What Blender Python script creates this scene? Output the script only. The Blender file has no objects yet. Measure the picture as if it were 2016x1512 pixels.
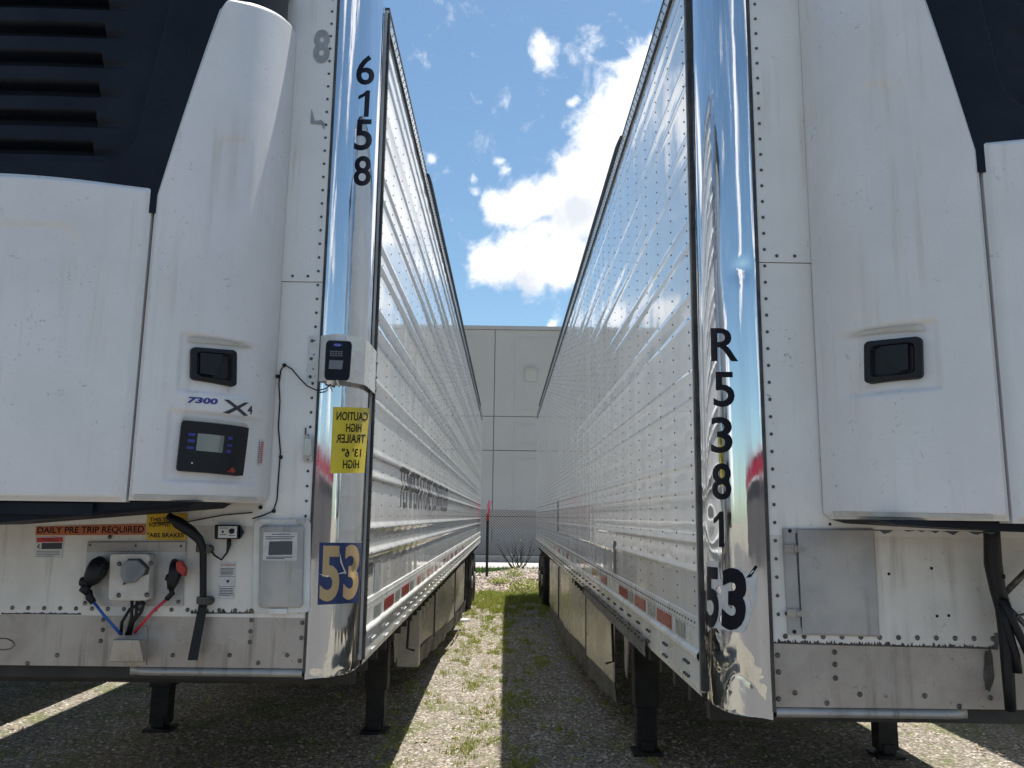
import bpy, bmesh, math, random
from mathutils import Vector, Matrix, noise
random.seed(7)
R = math.radians
sc = bpy.context.scene
COL = sc.collection
# ------------------------------------------------------------------ camera
FPX, PITCH, ROLL, YAW, EYE = 1595.57, .1621, .0128, .0057, 1.7485
cp_, sp_, cy_, sy_ = math.cos(PITCH), math.sin(PITCH), math.cos(YAW), math.sin(YAW)
c_f = Vector((sy_*cp_, cy_*cp_, sp_)); _r = Vector((cy_, -sy_, 0)); _u = _r.cross(c_f)
c_r = _r*math.cos(ROLL)+_u*math.sin(ROLL); c_u = -_r*math.sin(ROLL)+_u*math.cos(ROLL)
cam = bpy.data.cameras.new('camera'); cam_o = bpy.data.objects.new('camera', cam); COL.objects.link(cam_o)
cam.sensor_width = 36; cam.lens = FPX/2016*36; cam.clip_start = .05; cam.clip_end = 3000
M3 = Matrix((c_r, c_u, -c_f)).transposed().to_4x4(); M3.translation = Vector((0, 0, EYE)); cam_o.matrix_world = M3
sc.camera = cam_o
O = Vector((0, 0, EYE))
def ray(px, py): return (c_f+c_r*((px-1008)/FPX)-c_u*((py-756)/FPX)).normalized()
def at(px, py, ax, val):
    d = ray(px, py); return O+d*((val-O[ax])/d[ax])
# ------------------------------------------------------------------ light
TX, TY = .17, .22
sun_dir = Vector((TX, TY, 1)).normalized()
elev = math.asin(sun_dir.z); azim = math.atan2(TX, TY)
sun = bpy.data.lights.new('sun', 'SUN'); sun.energy = 5.0; sun.angle = R(.55); sun.color = (1, .955, .88)
sun_o = bpy.data.objects.new('sun', sun); COL.objects.link(sun_o)
sun_o.rotation_euler = sun_dir.to_track_quat('Z', 'Y').to_euler(); sun_o.location = (5, 6, 30)
sc.view_settings.view_transform = 'Standard'; sc.view_settings.look = 'None'; sc.view_settings.gamma = 1
sc.view_settings.use_curve_mapping = False; sc.view_settings.exposure = .52
world = bpy.data.worlds.new('World'); sc.world = world; world.use_nodes = True
wt = world.node_tree; wt.nodes.clear()

class NT:
    def __init__(s, t): s.t = t
    def n(s, ty, ins=None, **kw):
        nd = s.t.nodes.new(ty)
        for k, v in kw.items(): setattr(nd, k, v)
        for k, v in (ins or {}).items():
            if isinstance(v, bpy.types.NodeSocket): s.t.links.new(v, nd.inputs[k])
            else: nd.inputs[k].default_value = v
        return nd
    def m(s, op, a, b=0.0, c=None, clamp=False):
        ins = {0: a, 1: b}
        if c is not None: ins[2] = c
        return s.n('ShaderNodeMath', ins, operation=op, use_clamp=clamp).outputs[0]
    def mix(s, f, a, b, bt='MIX'):
        nd = s.n('ShaderNodeMix', {0: f, 6: a, 7: b}, data_type='RGBA', blend_type=bt); return nd.outputs[2]
    def ramp(s, f, lo, hi, a=0.0, b=1.0):
        return s.n('ShaderNodeMapRange', {0: f, 1: lo, 2: hi, 3: a, 4: b}, interpolation_type='SMOOTHSTEP').outputs[0]
    def noise(s, vec, scale, detail=4, rough=.5, dist=0):
        return s.n('ShaderNodeTexNoise', {'Vector': vec, 'Scale': scale, 'Detail': detail, 'Roughness': rough, 'Distortion': dist}).outputs[0]
def c4(c): return (c[0], c[1], c[2], 1)

W_ = NT(wt)
dirn = W_.n('ShaderNodeTexCoord').outputs['Generated']
sky = W_.n('ShaderNodeTexSky', sky_type='NISHITA'); sky.sun_disc = False; sky.sun_elevation = elev; sky.sun_rotation = azim
sky.air_density = 1.0; sky.dust_density = .6; sky.ozone_density = 1.4; sky.altitude = 0
warp = W_.n('ShaderNodeVectorMath', {0: dirn, 1: (0, 0, 0)}, operation='ADD').outputs[0]
wn = W_.n('ShaderNodeTexNoise', {'Vector': dirn, 'Scale': 14.0, 'Detail': 6, 'Roughness': .6})
wv = W_.n('ShaderNodeVectorMath', {0: wn.outputs[1], 1: (-.5, -.5, -.5)}, operation='ADD').outputs[0]
wv = W_.n('ShaderNodeVectorMath', {0: wv, 'Scale': .03}, operation='SCALE').outputs[0]
warp = W_.n('ShaderNodeVectorMath', {0: dirn, 1: wv}, operation='ADD').outputs[0]
BL = [(958, 520, 36, 1), (1005, 512, 44, 1), (1050, 528, 46, 1), (1098, 545, 30, .9), (990, 412, 34, .9), (1040, 400, 46, 1), (1095, 395, 58, 1), (1060, 450, 34, .85), (1150, 350, 68, 1.1), (1120, 450, 50, 1), (1180, 290, 58, 1.05),
      (1190, 400, 85, 1.2), (1225, 215, 52, 1.05), (1258, 140, 40, 1), (1300, 250, 100, 1.3), (1260, 380, 110, 1.2), (1175, 500, 46, .9), (1060, 478, 40, .9), (1130, 500, 44, .9), (1140, 540, 26, .7), (1100, 480, 40, .9), (1070, 90, 26, .56), (1078, 118, 22, .48), (1125, 98, 22, .40), (1158, 82, 26, .48), (1130, 198, 14, .6), (1160, 215, 12, .5),
      (985, 318, 12, .58), (1000, 335, 13, .56), (937, 348, 12, .58), (940, 372, 14, .6), (850, 314, 11, .6), (1288, 78, 14, .6), (1430, 330, 160, 1.2), (1560, 560, 140, 1), (1330, 560, 90, .9),
      (860, 622, 24, .7), (790, 615, 30, .9), (700, 610, 34, 1), (600, 612, 34, 1), (500, 600, 40, 1), (1080, 643, 9, .7), (1050, 646, 7, .6), (650, 190, 60, .9), (560, 260, 90, 1), (330, 300, 110, 1)]
tot = None
for (x, y, r, w) in BL:
    d = W_.n('ShaderNodeVectorMath', {0: warp, 1: tuple(ray(x, y))}, operation='DISTANCE').outputs['Value']
    q = W_.m('MULTIPLY', d, FPX/r); q = W_.m('MULTIPLY', q, q); q = W_.m('MULTIPLY', q, -.7); e = W_.m('EXPONENT', q)
    e = W_.m('MULTIPLY', e, w); tot = e if tot is None else W_.m('SMOOTH_MAX', e, tot, .10)
sep = W_.n('ShaderNodeSeparateXYZ', {0: dirn})
big = W_.noise(dirn, 2.6, 5, .55, .4)
away = W_.ramp(sep.outputs[1], .35, -.1)
tot = W_.m('ADD', tot, W_.m('MULTIPLY', W_.ramp(big, .56, .69), away))
fb = W_.noise(dirn, 26, 10, .62, .3)
dens = W_.m('ADD', tot, W_.m('MULTIPLY', W_.m('SUBTRACT', fb, .5), 1.6))
mask = W_.ramp(dens, .20, .78)
sh = W_.noise(dirn, 11, 6, .6)
zfade = W_.ramp(sep.outputs[2], .22, .6)
gs = None
for (x, y, r, w) in [(1030, 562, 34, 1), (1085, 568, 26, .8), (985, 560, 24, .6), (1150, 420, 60, .8), (1090, 440, 40, .7), (1215, 330, 55, .7), (1040, 428, 30, .5), (1250, 250, 50, .5), (1165, 480, 40, .9)]:
    d = W_.n('ShaderNodeVectorMath', {0: warp, 1: tuple(ray(x, y))}, operation='DISTANCE').outputs['Value']
    q = W_.m('MULTIPLY', d, FPX/r); q = W_.m('MULTIPLY', q, q); e = W_.m('MULTIPLY', W_.m('EXPONENT', W_.m('MULTIPLY', q, -.7)), w); gs = e if gs is None else W_.m('MAXIMUM', gs, e)
gsh = W_.m('ADD', W_.m('MULTIPLY', gs, .9), W_.m('MULTIPLY', W_.ramp(sh, .42, .66), .45), clamp=True)
ccol = W_.mix(gsh, c4((10.2, 10.2, 10.3)), c4((6.0, 6.2, 6.7)))
skyc = W_.mix(1.0, sky.outputs[0], c4((.90, 1.06, 1.05)), 'MULTIPLY')
fin = W_.mix(W_.m('MULTIPLY', mask, .97), skyc, ccol)
bg = W_.n('ShaderNodeBackground', {0: fin, 1: .1})
wo = W_.n('ShaderNodeOutputWorld', {0: bg.outputs[0]})

# ------------------------------------------------------------------ materials
def mat(name, base=(.5, .5, .5), rough=.5, metal=0., coat=0., var=None, vscale=3., bump=0., bscale=20., stretch=(1, 1, 1), extra=None, spec=.5, emit=None, streak=None, grime=None):
    m = bpy.data.materials.new(name); m.use_nodes = True; t = m.node_tree; t.nodes.clear(); N = NT(t)
    out = N.n('ShaderNodeOutputMaterial')
    b = N.n('ShaderNodeBsdfPrincipled', {'Base Color': c4(base), 'Roughness': rough, 'Metallic': metal, 'Coat Weight': coat, 'Coat Roughness': .04, 'Specular IOR Level': spec})
    t.links.new(b.outputs[0], out.inputs[0])
    co = N.n('ShaderNodeTexCoord').outputs['Object']
    vec = N.n('ShaderNodeMapping', {'Vector': co, 'Scale': stretch}).outputs[0]
    col = None
    if var:
        f = N.noise(vec, vscale, 7, .62)
        col = N.mix(N.ramp(f, .35, .68), c4(base), c4(var))
    if streak:     # dirt that has run down
        sv = N.n('ShaderNodeMapping', {'Vector': co, 'Scale': (22, 22, 1.1)}).outputs[0]
        f = N.m('MULTIPLY', N.ramp(N.noise(sv, 1.0, 5, .6), .5, .75), N.ramp(N.noise(co, 2.2, 3, .5), .4, .65))
        col = N.mix(f, col or c4(base), c4(streak))
    if grime:      # scuffs and specks
        f = N.m('MULTIPLY', N.ramp(N.noise(co, 34, 6, .7, 1.5), .6, .72), N.ramp(N.noise(co, 3.1, 3, .5), .42, .6))
        col = N.mix(f, col or c4(base), c4(grime))
    if col is not None: t.links.new(col, b.inputs['Base Color'])
    if col is not None:
        rr = N.ramp(N.noise(vec, vscale*1.7, 5, .6), .3, .7, max(rough-.06, .01), rough+.10); t.links.new(rr, b.inputs['Roughness'])
    if bump:
        h = N.noise(vec, bscale, 5, .55)
        bp = N.n('ShaderNodeBump', {'Strength': 1.0, 'Distance': bump, 'Height': h}); t.links.new(bp.outputs[0], b.inputs['Normal'])
    if emit: b.inputs['Emission Color'].default_value = c4(emit); b.inputs['Emission Strength'].default_value = 1
    if extra: extra(N, b, co)
    return m
M = {}
M['wall'] = mat('white_front_panel', (.82, .80, .775), .32, coat=.25, var=(.74, .72, .69), vscale=1.6, bump=.002, bscale=3, streak=(.62, .57, .50), grime=(.35, .33, .30))
M['wall_low'] = mat('shaded_stained_front_panel', (.78, .75, .71), .4, coat=.1, var=(.58, .545, .50), vscale=1.5, bump=.002, bscale=3, streak=(.42, .37, .31), grime=(.2, .18, .16))  # darker warm tone paints in the shade below the unit, plus brown dirt streaks
M['side'] = mat('white_side_sheet', (.86, .85, .83), .16, coat=.8, var=(.76, .77, .77), vscale=1.2, bump=.0018, bscale=2.3, stretch=(1, 2.2, .7), grime=(.55, .54, .50), streak=(.70, .685, .65))
M['side2'] = mat('white_glossy_side_sheet', (.87, .86, .845), .14, coat=.8, var=(.83, .82, .80), vscale=1.2, bump=.0034, bscale=5.5, stretch=(1, 1.5, .8), grime=(.55, .54, .50), streak=(.74, .73, .70))
M['rail'] = mat('white_painted_rail', (.72, .73, .72), .3, coat=.3, var=(.58, .57, .54), vscale=5, bump=.001, bscale=30, grime=(.2, .2, .19))
M['chrome'] = mat('polished_steel', (.74, .755, .78), .03, 1, var=(.66, .67, .69), vscale=4, bump=.0012, bscale=3, stretch=(5, 5, .35))
M['alum'] = mat('dull_aluminium', (.44, .405, .375), .42, .5, var=(.31, .275, .245), vscale=3.5, bump=.0012, bscale=9, streak=(.17, .145, .12), grime=(.1, .09, .08))
M['plate'] = mat('grey_steel_plate', (.36, .36, .36), .45, .5, var=(.50, .48, .46), vscale=4, bump=.0012, bscale=8, streak=(.16, .115, .075), grime=(.2, .18, .15))
M['skirt'] = mat('pale_composite_skirt', (.60, .575, .50), .26, .35, var=(.57, .54, .47), vscale=1.0, bump=.0015, bscale=1.0, streak=(.28, .26, .2))
M['rubber'] = mat('grey_rubber', (.09, .09, .09), .6, var=(.16, .155, .14), vscale=8, bump=.004, bscale=14)
M['shell'] = mat('white_moulded_plastic', (.76, .735, .735), .38, coat=.12, var=(.68, .655, .645), vscale=1.3, bump=.0008, bscale=9, streak=(.62, .58, .54), grime=(.27, .26, .26))
M['tan'] = mat('settled_dust', (.46, .41, .34), .6, var=(.56, .53, .48), vscale=12)
M['black'] = mat('dark_blue_plastic', (.006, .0085, .0165), .55, var=(.010, .014, .024), vscale=3, bump=.0006, bscale=60, spec=.2)
M['dark'] = mat('black_plastic', (.007, .008, .011), .5, spec=.35, bump=.0005, bscale=70)
M['iron'] = mat('dark_painted_steel', (.010, .010, .011), .6, var=(.024, .022, .02), vscale=8, bump=.002, bscale=20)
M['under'] = mat('underside_steel', (.022, .022, .022), .7, var=(.04, .035, .03), vscale=4)
M['seal'] = mat('black_seal', (.02, .02, .022), .5, var=(.08, .07, .06), vscale=9)
M['rivet'] = mat('weathered_rivet', (.085, .085, .085), .5, .4)
M['bolt'] = mat('dirty_bolt', (.20, .18, .16), .5, .6, var=(.08, .07, .06), vscale=40)
M['ink'] = mat('black_vinyl', (.006, .007, .014), .5, spec=.15)
M['worn'] = mat('worn_grey_vinyl', (.26, .27, .28), .5, var=(.36, .37, .38), vscale=14)
M['greyink'] = mat('grey_vinyl', (.07, .075, .09), .4)
M['navy'] = mat('navy_vinyl', (.012, .03, .12), .35, grime=(.3, .3, .32))
M['gold'] = mat('tan_vinyl', (.48, .34, .17), .45, grime=(.25, .2, .12))
M['yellow'] = mat('yellow_vinyl', (.72, .56, .03), .4, var=(.60, .46, .04), vscale=6)
M['amber'] = mat('amber_vinyl', (.62, .40, .02), .45, var=(.45, .28, .02), vscale=9)
M['orange'] = mat('orange_vinyl', (.50, .15, .05), .45, var=(.36, .11, .05), vscale=9, grime=(.1, .06, .05))
M['paper'] = mat('white_label', (.62, .62, .62), .5, var=(.5, .5, .5), vscale=20)
M['red'] = mat('red_label', (.50, .04, .04), .4)
M['refred'] = mat('red_reflector_tape', (.36, .025, .03), .3, coat=.5, var=(.26, .03, .03), vscale=20, grime=(.4, .38, .36))
M['refwhite'] = mat('silver_reflector_tape', (.36, .38, .37), .3, coat=.5, var=(.28, .29, .28), vscale=20)
M['amberlens'] = mat('amber_lens', (.55, .12, .01), .2, coat=.6)
M['lens'] = mat('clear_lens', (.55, .56, .52), .12, coat=.8, bump=.002, bscale=60)
M['blueh'] = mat('blue_hose', (.015, .10, .42), .4)
M['redh'] = mat('red_hose', (.55, .03, .05), .4)
M['redp'] = mat('red_painted_handle', (.38, .035, .025), .45, var=(.25, .03, .02), vscale=30)
M['cream'] = mat('cream_plastic', (.60, .57, .53), .45, var=(.48, .45, .41), vscale=9, grime=(.2, .18, .16))
M['grey'] = mat('grey_cast_lid', (.17, .18, .20), .45, .3, var=(.25, .26, .28), vscale=18)
M['lcd'] = mat('grey_screen', (.17, .18, .17), .15, coat=.5)
M['bluel'] = mat('blue_print', (.02, .05, .40), .35)
M['bluet'] = mat('blue_letters', (.03, .035, .25), .35)
M['blackt'] = mat('dark_letters', (.03, .032, .045), .35)
M['green'] = mat('green_print', (.03, .25, .09), .4)
M['tyre'] = mat('tyre_rubber', (.018, .018, .019), .75, var=(.04, .037, .033), vscale=7, bump=.003, bscale=30)
M['rim'] = mat('steel_rim', (.45, .45, .45), .4, .6)
M['pink'] = mat('pink_ribbon', (.80, .04, .18), .5)
M['stain'] = mat('oily_stain', (.05, .045, .04), .4, var=(.13, .115, .10), vscale=14)
M['stone'] = mat('pale_stone', (.55, .55, .53), .7, var=(.42, .42, .40), vscale=7, bump=.01, bscale=9)
M['litter'] = mat('dry_litter', (.20, .13, .07), .8, var=(.38, .29, .18), vscale=6)
M['stem'] = mat('dark_bark', (.035, .028, .022), .8, var=(.06, .05, .04), vscale=12)
M['leaf'] = mat('green_leaf', (.09, .19, .02), .5, var=(.15, .27, .03), vscale=9)
M['wire'] = mat('galvanised_wire', (.07, .07, .07), .6, .2)
M['bwall'] = mat('grey_concrete_panel', (.42, .405, .38), .8, var=(.45, .435, .41), vscale=.35, bump=.004, bscale=6, streak=(.40, .375, .34))
M['blow'] = mat('tan_concrete_band', (.44, .38, .34), .8, var=(.40, .36, .33), vscale=.5)
M['kerb'] = mat('grey_kerb', (.30, .29, .28), .85, var=(.24, .23, .22), vscale=4, bump=.004)
M['joint'] = mat('panel_joint', (.24, .22, .20), .8)
M['coping'] = mat('metal_coping', (.42, .40, .38), .5, .2)
M['bk_wall'] = mat('dark_grey_cladding', (.13, .115, .11), .8, var=(.16, .145, .14), vscale=.5)
M['bk_red'] = mat('red_fascia', (.42, .02, .05), .5)
M['bk_white'] = mat('white_trim', (.72, .71, .69), .5)
M['tracker'] = mat('keypad_print', (.16, .17, .19), .4)

# ground
def ground_mat():
    m = bpy.data.materials.new('gravel_ground'); m.use_nodes = True; t = m.node_tree; t.nodes.clear(); N = NT(t)
    out = N.n('ShaderNodeOutputMaterial'); b = N.n('ShaderNodeBsdfPrincipled', {'Roughness': .9, 'Specular IOR Level': .2}); t.links.new(b.outputs[0], out.inputs[0])
    co = N.n('ShaderNodeTexCoord').outputs['Object']
    cw = N.n('ShaderNodeVectorMath', {0: co, 1: N.n('ShaderNodeVectorMath', {0: N.n('ShaderNodeTexNoise', {'Vector': co, 'Scale': 60.0, 'Detail': 2}).outputs[1], 'Scale': .012}, operation='SCALE').outputs[0]}, operation='ADD').outputs[0]
    v1 = N.n('ShaderNodeTexVoronoi', {'Vector': cw, 'Scale': 38.0}); v2 = N.n('ShaderNodeTexVoronoi', {'Vector': cw, 'Scale': 95.0})
    r1 = N.n('ShaderNodeSeparateColor', {0: v1.outputs['Color']}); r2 = N.n('ShaderNodeSeparateColor', {0: v2.outputs['Color']})
    a = N.mix(r1.outputs[0], c4((.16, .135, .105)), c4((.56, .505, .43)))
    a = N.mix(N.ramp(r1.outputs[1], .75, .9), a, c4((.66, .62, .56)))
    a = N.mix(N.ramp(r1.outputs[2], .8, .88), a, c4((.13, .12, .11)))
    a2 = N.mix(r2.outputs[0], c4((.14, .118, .09)), c4((.51, .46, .385)))
    sel = N.ramp(N.noise(co, 9, 3), .4, .6)
    a = N.mix(sel, a, a2)
    edge = N.ramp(v1.outputs['Distance'], .3, .75)
    a = N.mix(N.m('MULTIPLY', edge, .6), a, c4((.09, .075, .058)))
    gn = N.noise(co, 1.7, 8, .68)
    a = N.mix(N.m('MULTIPLY', N.ramp(gn, .48, .66), .7), a, c4((.11, .145, .035)))
    a = N.mix(N.m('MULTIPLY', N.ramp(N.noise(co, .6, 4, .5), .45, .7), .3), a, c4((.24, .19, .14)))
    t.links.new(a, b.inputs['Base Color'])
    h = N.m('ADD', N.m('MULTIPLY', v1.outputs['Distance'], -1.0), N.m('MULTIPLY', v2.outputs['Distance'], -.5))
    bp = N.n('ShaderNodeBump', {'Strength': 1.0, 'Distance': .012, 'Height': h}); t.links.new(bp.outputs[0], b.inputs['Normal'])
    return m
M['ground'] = ground_mat()
def speckle(name, cols, sc1, bump=.02):
    m = bpy.data.materials.new(name); m.use_nodes = True; t = m.node_tree; t.nodes.clear(); N = NT(t)
    out = N.n('ShaderNodeOutputMaterial'); b = N.n('ShaderNodeBsdfPrincipled', {'Roughness': .9, 'Specular IOR Level': .2}); t.links.new(b.outputs[0], out.inputs[0])
    co = N.n('ShaderNodeTexCoord').outputs['Object']
    v1 = N.n('ShaderNodeTexVoronoi', {'Vector': co, 'Scale': sc1}); r1 = N.n('ShaderNodeSeparateColor', {0: v1.outputs['Color']})
    a = N.mix(r1.outputs[0], c4(cols[0]), c4(cols[1])); a = N.mix(N.ramp(N.noise(co, 1.3, 6, .6), .45, .65), a, c4(cols[2]))
    t.links.new(a, b.inputs['Base Color'])
    bp = N.n('ShaderNodeBump', {'Strength': 1.0, 'Distance': bump, 'Height': v1.outputs['Distance']}); t.links.new(bp.outputs[0], b.inputs['Normal'])
    return m
M['mulch'] = speckle('bark_mulch', ((.16, .10, .07), (.50, .42, .35), (.34, .27, .22)), 22)
M['lawn'] = speckle('lawn_soil', ((.05, .09, .02), (.10, .15, .03), (.08, .11, .03)), 30)
M['concrete'] = speckle('pale_concrete_road', ((.50, .46, .42), (.56, .52, .48), (.48, .44, .40)), 12, .003)
M['asphalt'] = speckle('worn_asphalt', ((.10, .095, .09), (.17, .16, .15), (.13, .125, .12)), 60, .004)
def pebble_mat():
    m = bpy.data.materials.new('pebbles'); m.use_nodes = True; t = m.node_tree; N = NT(t); b = t.nodes['Principled BSDF']; b.inputs['Roughness'].default_value = .85
    g = N.n('ShaderNodeNewGeometry'); rnd = g.outputs['Random Per Island']
    r = N.n('ShaderNodeValToRGB', {0: rnd}); e = r.color_ramp; e.elements[0].color = (.18, .155, .13, 1); e.elements[1].color = (.66, .61, .54, 1)
    x = e.elements.new(.35); x.color = (.32, .27, .21, 1); x = e.elements.new(.7); x.color = (.46, .41, .34, 1)
    t.links.new(r.outputs[0], b.inputs['Base Color']); return m
M['pebble'] = pebble_mat()
def blade_mat(name, c0, c1, c2):
    m = bpy.data.materials.new(name); m.use_nodes = True; t = m.node_tree; N = NT(t); b = t.nodes['Principled BSDF']; b.inputs['Roughness'].default_value = .55
    rnd = N.n('ShaderNodeNewGeometry').outputs['Random Per Island']
    r = N.n('ShaderNodeValToRGB', {0: rnd}); e = r.color_ramp; e.elements[0].color = c4(c0); e.elements[1].color = c4(c2); x = e.elements.new(.6); x.color = c4(c1)
    t.links.new(r.outputs[0], b.inputs['Base Color'])
    tr = N.n('ShaderNodeBsdfTranslucent', {0: r.outputs[0]}); mx = N.n('ShaderNodeMixShader', {0: .35, 1: b.outputs[0], 2: tr.outputs[0]})
    t.links.new(mx.outputs[0], t.nodes['Material Output'].inputs[0]); return m
M['blade'] = blade_mat('grass_blades', (.19, .25, .035), (.36, .41, .07), (.50, .47, .16))
M['blade2'] = blade_mat('lawn_blades', (.03, .075, .012), (.06, .12, .02), (.12, .17, .04))

# ------------------------------------------------------------------ mesh building
def newobj(name, me, parent=None):
    o = bpy.data.objects.new(name, me); COL.objects.link(o)
    if parent: o.parent = parent
    return o
def root_of(o):
    while o.parent: o = o.parent
    return o
class MB:
    def __init__(s): s.v = []; s.f = []; s.mi = []; s.sm = []; s.cur = 0
    def add(s, vs, fs, smooth=False):
        k = len(s.v); s.v += [tuple(p) for p in vs]
        for f in fs: s.f.append(tuple(i+k for i in f)); s.mi.append(s.cur); s.sm.append(smooth)
    def hexa(s, p):      # p: 4 bottom + 4 top corners
        s.add(p, [(3, 2, 1, 0), (4, 5, 6, 7), (0, 1, 5, 4), (1, 2, 6, 5), (2, 3, 7, 6), (3, 0, 4, 7)])
    def box(s, a, b):
        x0, x1 = sorted((a[0], b[0])); y0, y1 = sorted((a[1], b[1])); z0, z1 = sorted((a[2], b[2]))
        s.hexa([(x0, y0, z0), (x1, y0, z0), (x1, y1, z0), (x0, y1, z0), (x0, y0, z1), (x1, y0, z1), (x1, y1, z1), (x0, y1, z1)])
    def prism(s, poly, off):   # poly: list of 3-D points, extruded by vector off
        n = len(poly); o = Vector(off)
        s.add([Vector(p) for p in poly]+[Vector(p)+o for p in poly], [tuple(range(n))[::-1], tuple(range(n, 2*n))]+[(i, (i+1) % n, (i+1) % n+n, i+n) for i in range(n)])
    def tube(s, pts, r, n=8, caps=True):
        pts = [Vector(p) for p in pts]; rs = r if isinstance(r, (list, tuple)) else [r]*len(pts); rings = []
        prev = None
        for i, p in enumerate(pts):
            t = (pts[min(i+1, len(pts)-1)]-pts[max(i-1, 0)]).normalized()
            if prev is None: a = t.orthogonal().normalized()
            else: a = (prev-t*prev.dot(t)).normalized()
            prev = a; b = t.cross(a)
            rings += [p+(a*math.cos(6.28318*k/n)+b*math.sin(6.28318*k/n))*rs[i] for k in range(n)]
        fs = [(i*n+k, i*n+(k+1) % n, (i+1)*n+(k+1) % n, (i+1)*n+k) for i in range(len(pts)-1) for k in range(n)]
        if caps: fs += [tuple(range(n))[::-1], tuple(range((len(pts)-1)*n, len(pts)*n))]
        s.add(rings, fs, True)
    def cyl(s, a, b, r, n=16, r2=None): s.tube([a, b], [r, r if r2 is None else r2], n)
    def dome(s, p, nrm, r, h, n=6):
        p = Vector(p); nrm = Vector(nrm).normalized(); a = nrm.orthogonal().normalized(); b = nrm.cross(a)
        vs = [p+(a*math.cos(6.28318*k/n)+b*math.sin(6.28318*k/n))*r for k in range(n)]
        vs += [p+nrm*h*.8+(a*math.cos(6.28318*k/n)+b*math.sin(6.28318*k/n))*r*.6 for k in range(n)]+[p+nrm*h]
        s.add(vs, [(k, (k+1) % n, (k+1) % n+n, k+n) for k in range(n)]+[(k+n, (k+1) % n+n, 2*n) for k in range(n)], True)
    def grid(s, fn, nu, nv, smooth=True):
        s.add([fn(i/nu, j/nv) for j in range(nv+1) for i in range(nu+1)], [(j*(nu+1)+i, j*(nu+1)+i+1, (j+1)*(nu+1)+i+1, (j+1)*(nu+1)+i) for j in range(nv) for i in range(nu)], smooth)
    def build(s, name, mats, parent=None, bevel=0, label=None, fixn=True):
        me = bpy.data.meshes.new(name)
        off = root_of(parent).location if parent else Vector((0, 0, 0))
        me.from_pydata([(p[0]-off[0], p[1]-off[1], p[2]-off[2]) for p in s.v], [], s.f)
        if not isinstance(mats, (list, tuple)): mats = [mats]
        for m in mats: me.materials.append(m)
        me.polygons.foreach_set('material_index', s.mi); me.polygons.foreach_set('use_smooth', s.sm)
        if fixn:
            bm = bmesh.new(); bm.from_mesh(me); bmesh.ops.recalc_face_normals(bm, faces=bm.faces); bm.to_mesh(me); bm.free()
        me.update()
        o = newobj(name, me, parent)
        if bevel:
            b = o.modifiers.new('bevel', 'BEVEL'); b.width = bevel; b.segments = 2; b.limit_method = 'ANGLE'
        if label: o['label'] = label
        return o
def tag(o, label, cat, group=None, kind=None):
    if label: o['label'] = label
    if cat: o['category'] = cat
    if group: o['group'] = group
    if kind: o['kind'] = kind
    return o
def empty(name, loc):
    o = bpy.data.objects.new(name, None); o.location = loc; COL.objects.link(o); o.empty_display_size = .2; return o
_tc = {}
def glyphs(txt, bold=0.0, sub=0.0, font_res=4):
    k = (txt, bold, sub)
    if k in _tc: return _tc[k]
    if txt == '1':
        L1 = [(0, .66), (.30, .72), (.60, .80), (.60, .5), (.60, .25), (.60, 0), (1, 0), (1, .25), (1, .5), (1, .80), (1, 1), (.70, 1), (.45, .90), (0, .80)]
        _tc[k] = (L1, [(0, 1, 12, 13), (1, 2, 11, 12), (2, 9, 10, 11), (3, 8, 9, 2), (4, 7, 8, 3), (5, 6, 7, 4)]); return _tc[k]
    cu = bpy.data.curves.new('t', 'FONT'); cu.body = txt; cu.offset = bold; cu.resolution_u = font_res; cu.space_line = .9; cu.align_x = 'CENTER'
    ob = bpy.data.objects.new('t', cu); COL.objects.link(ob); bpy.context.view_layer.update()
    me = bpy.data.meshes.new_from_object(ob.evaluated_get(bpy.context.evaluated_depsgraph_get()))
    bpy.data.objects.remove(ob); bm = bmesh.new(); bm.from_mesh(me); bmesh.ops.triangulate(bm, faces=bm.faces)
    xs = [v.co.x for v in bm.verts]; ys = [v.co.y for v in bm.verts]; x0, x1, y0, y1 = min(xs), max(xs), min(ys), max(ys)
    for v in bm.verts: v.co = ((v.co.x-x0)/(x1-x0), (v.co.y-y0)/(y1-y0), 0)
    if sub:
        for _ in range(5):
            es = [e for e in bm.edges if e.calc_length() > sub]
            if not es: break
            bmesh.ops.subdivide_edges(bm, edges=es, cuts=1); bmesh.ops.triangulate(bm, faces=bm.faces)
    bm.verts.index_update(); r = ([(v.co.x, v.co.y) for v in bm.verts], [tuple(v.index for v in f.verts) for f in bm.faces]); bm.free()
    _tc[k] = r; return r
def put_text(mb, txt, fn, bold=.0, sub=0., mirror=False):
    """fn(u,v): u to the reader's right, v up, both 0..1 -> point"""
    vs, fs = glyphs(txt, bold, sub)
    mb.add([fn(1-u if mirror else u, v) for u, v in vs], fs)
def quad(tl, tr, br, bl):
    tl, tr, br, bl = map(Vector, (tl, tr, br, bl))
    return lambda u, v: (bl*(1-u)+br*u)*(1-v)+(tl*(1-u)+tr*u)*v

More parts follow.
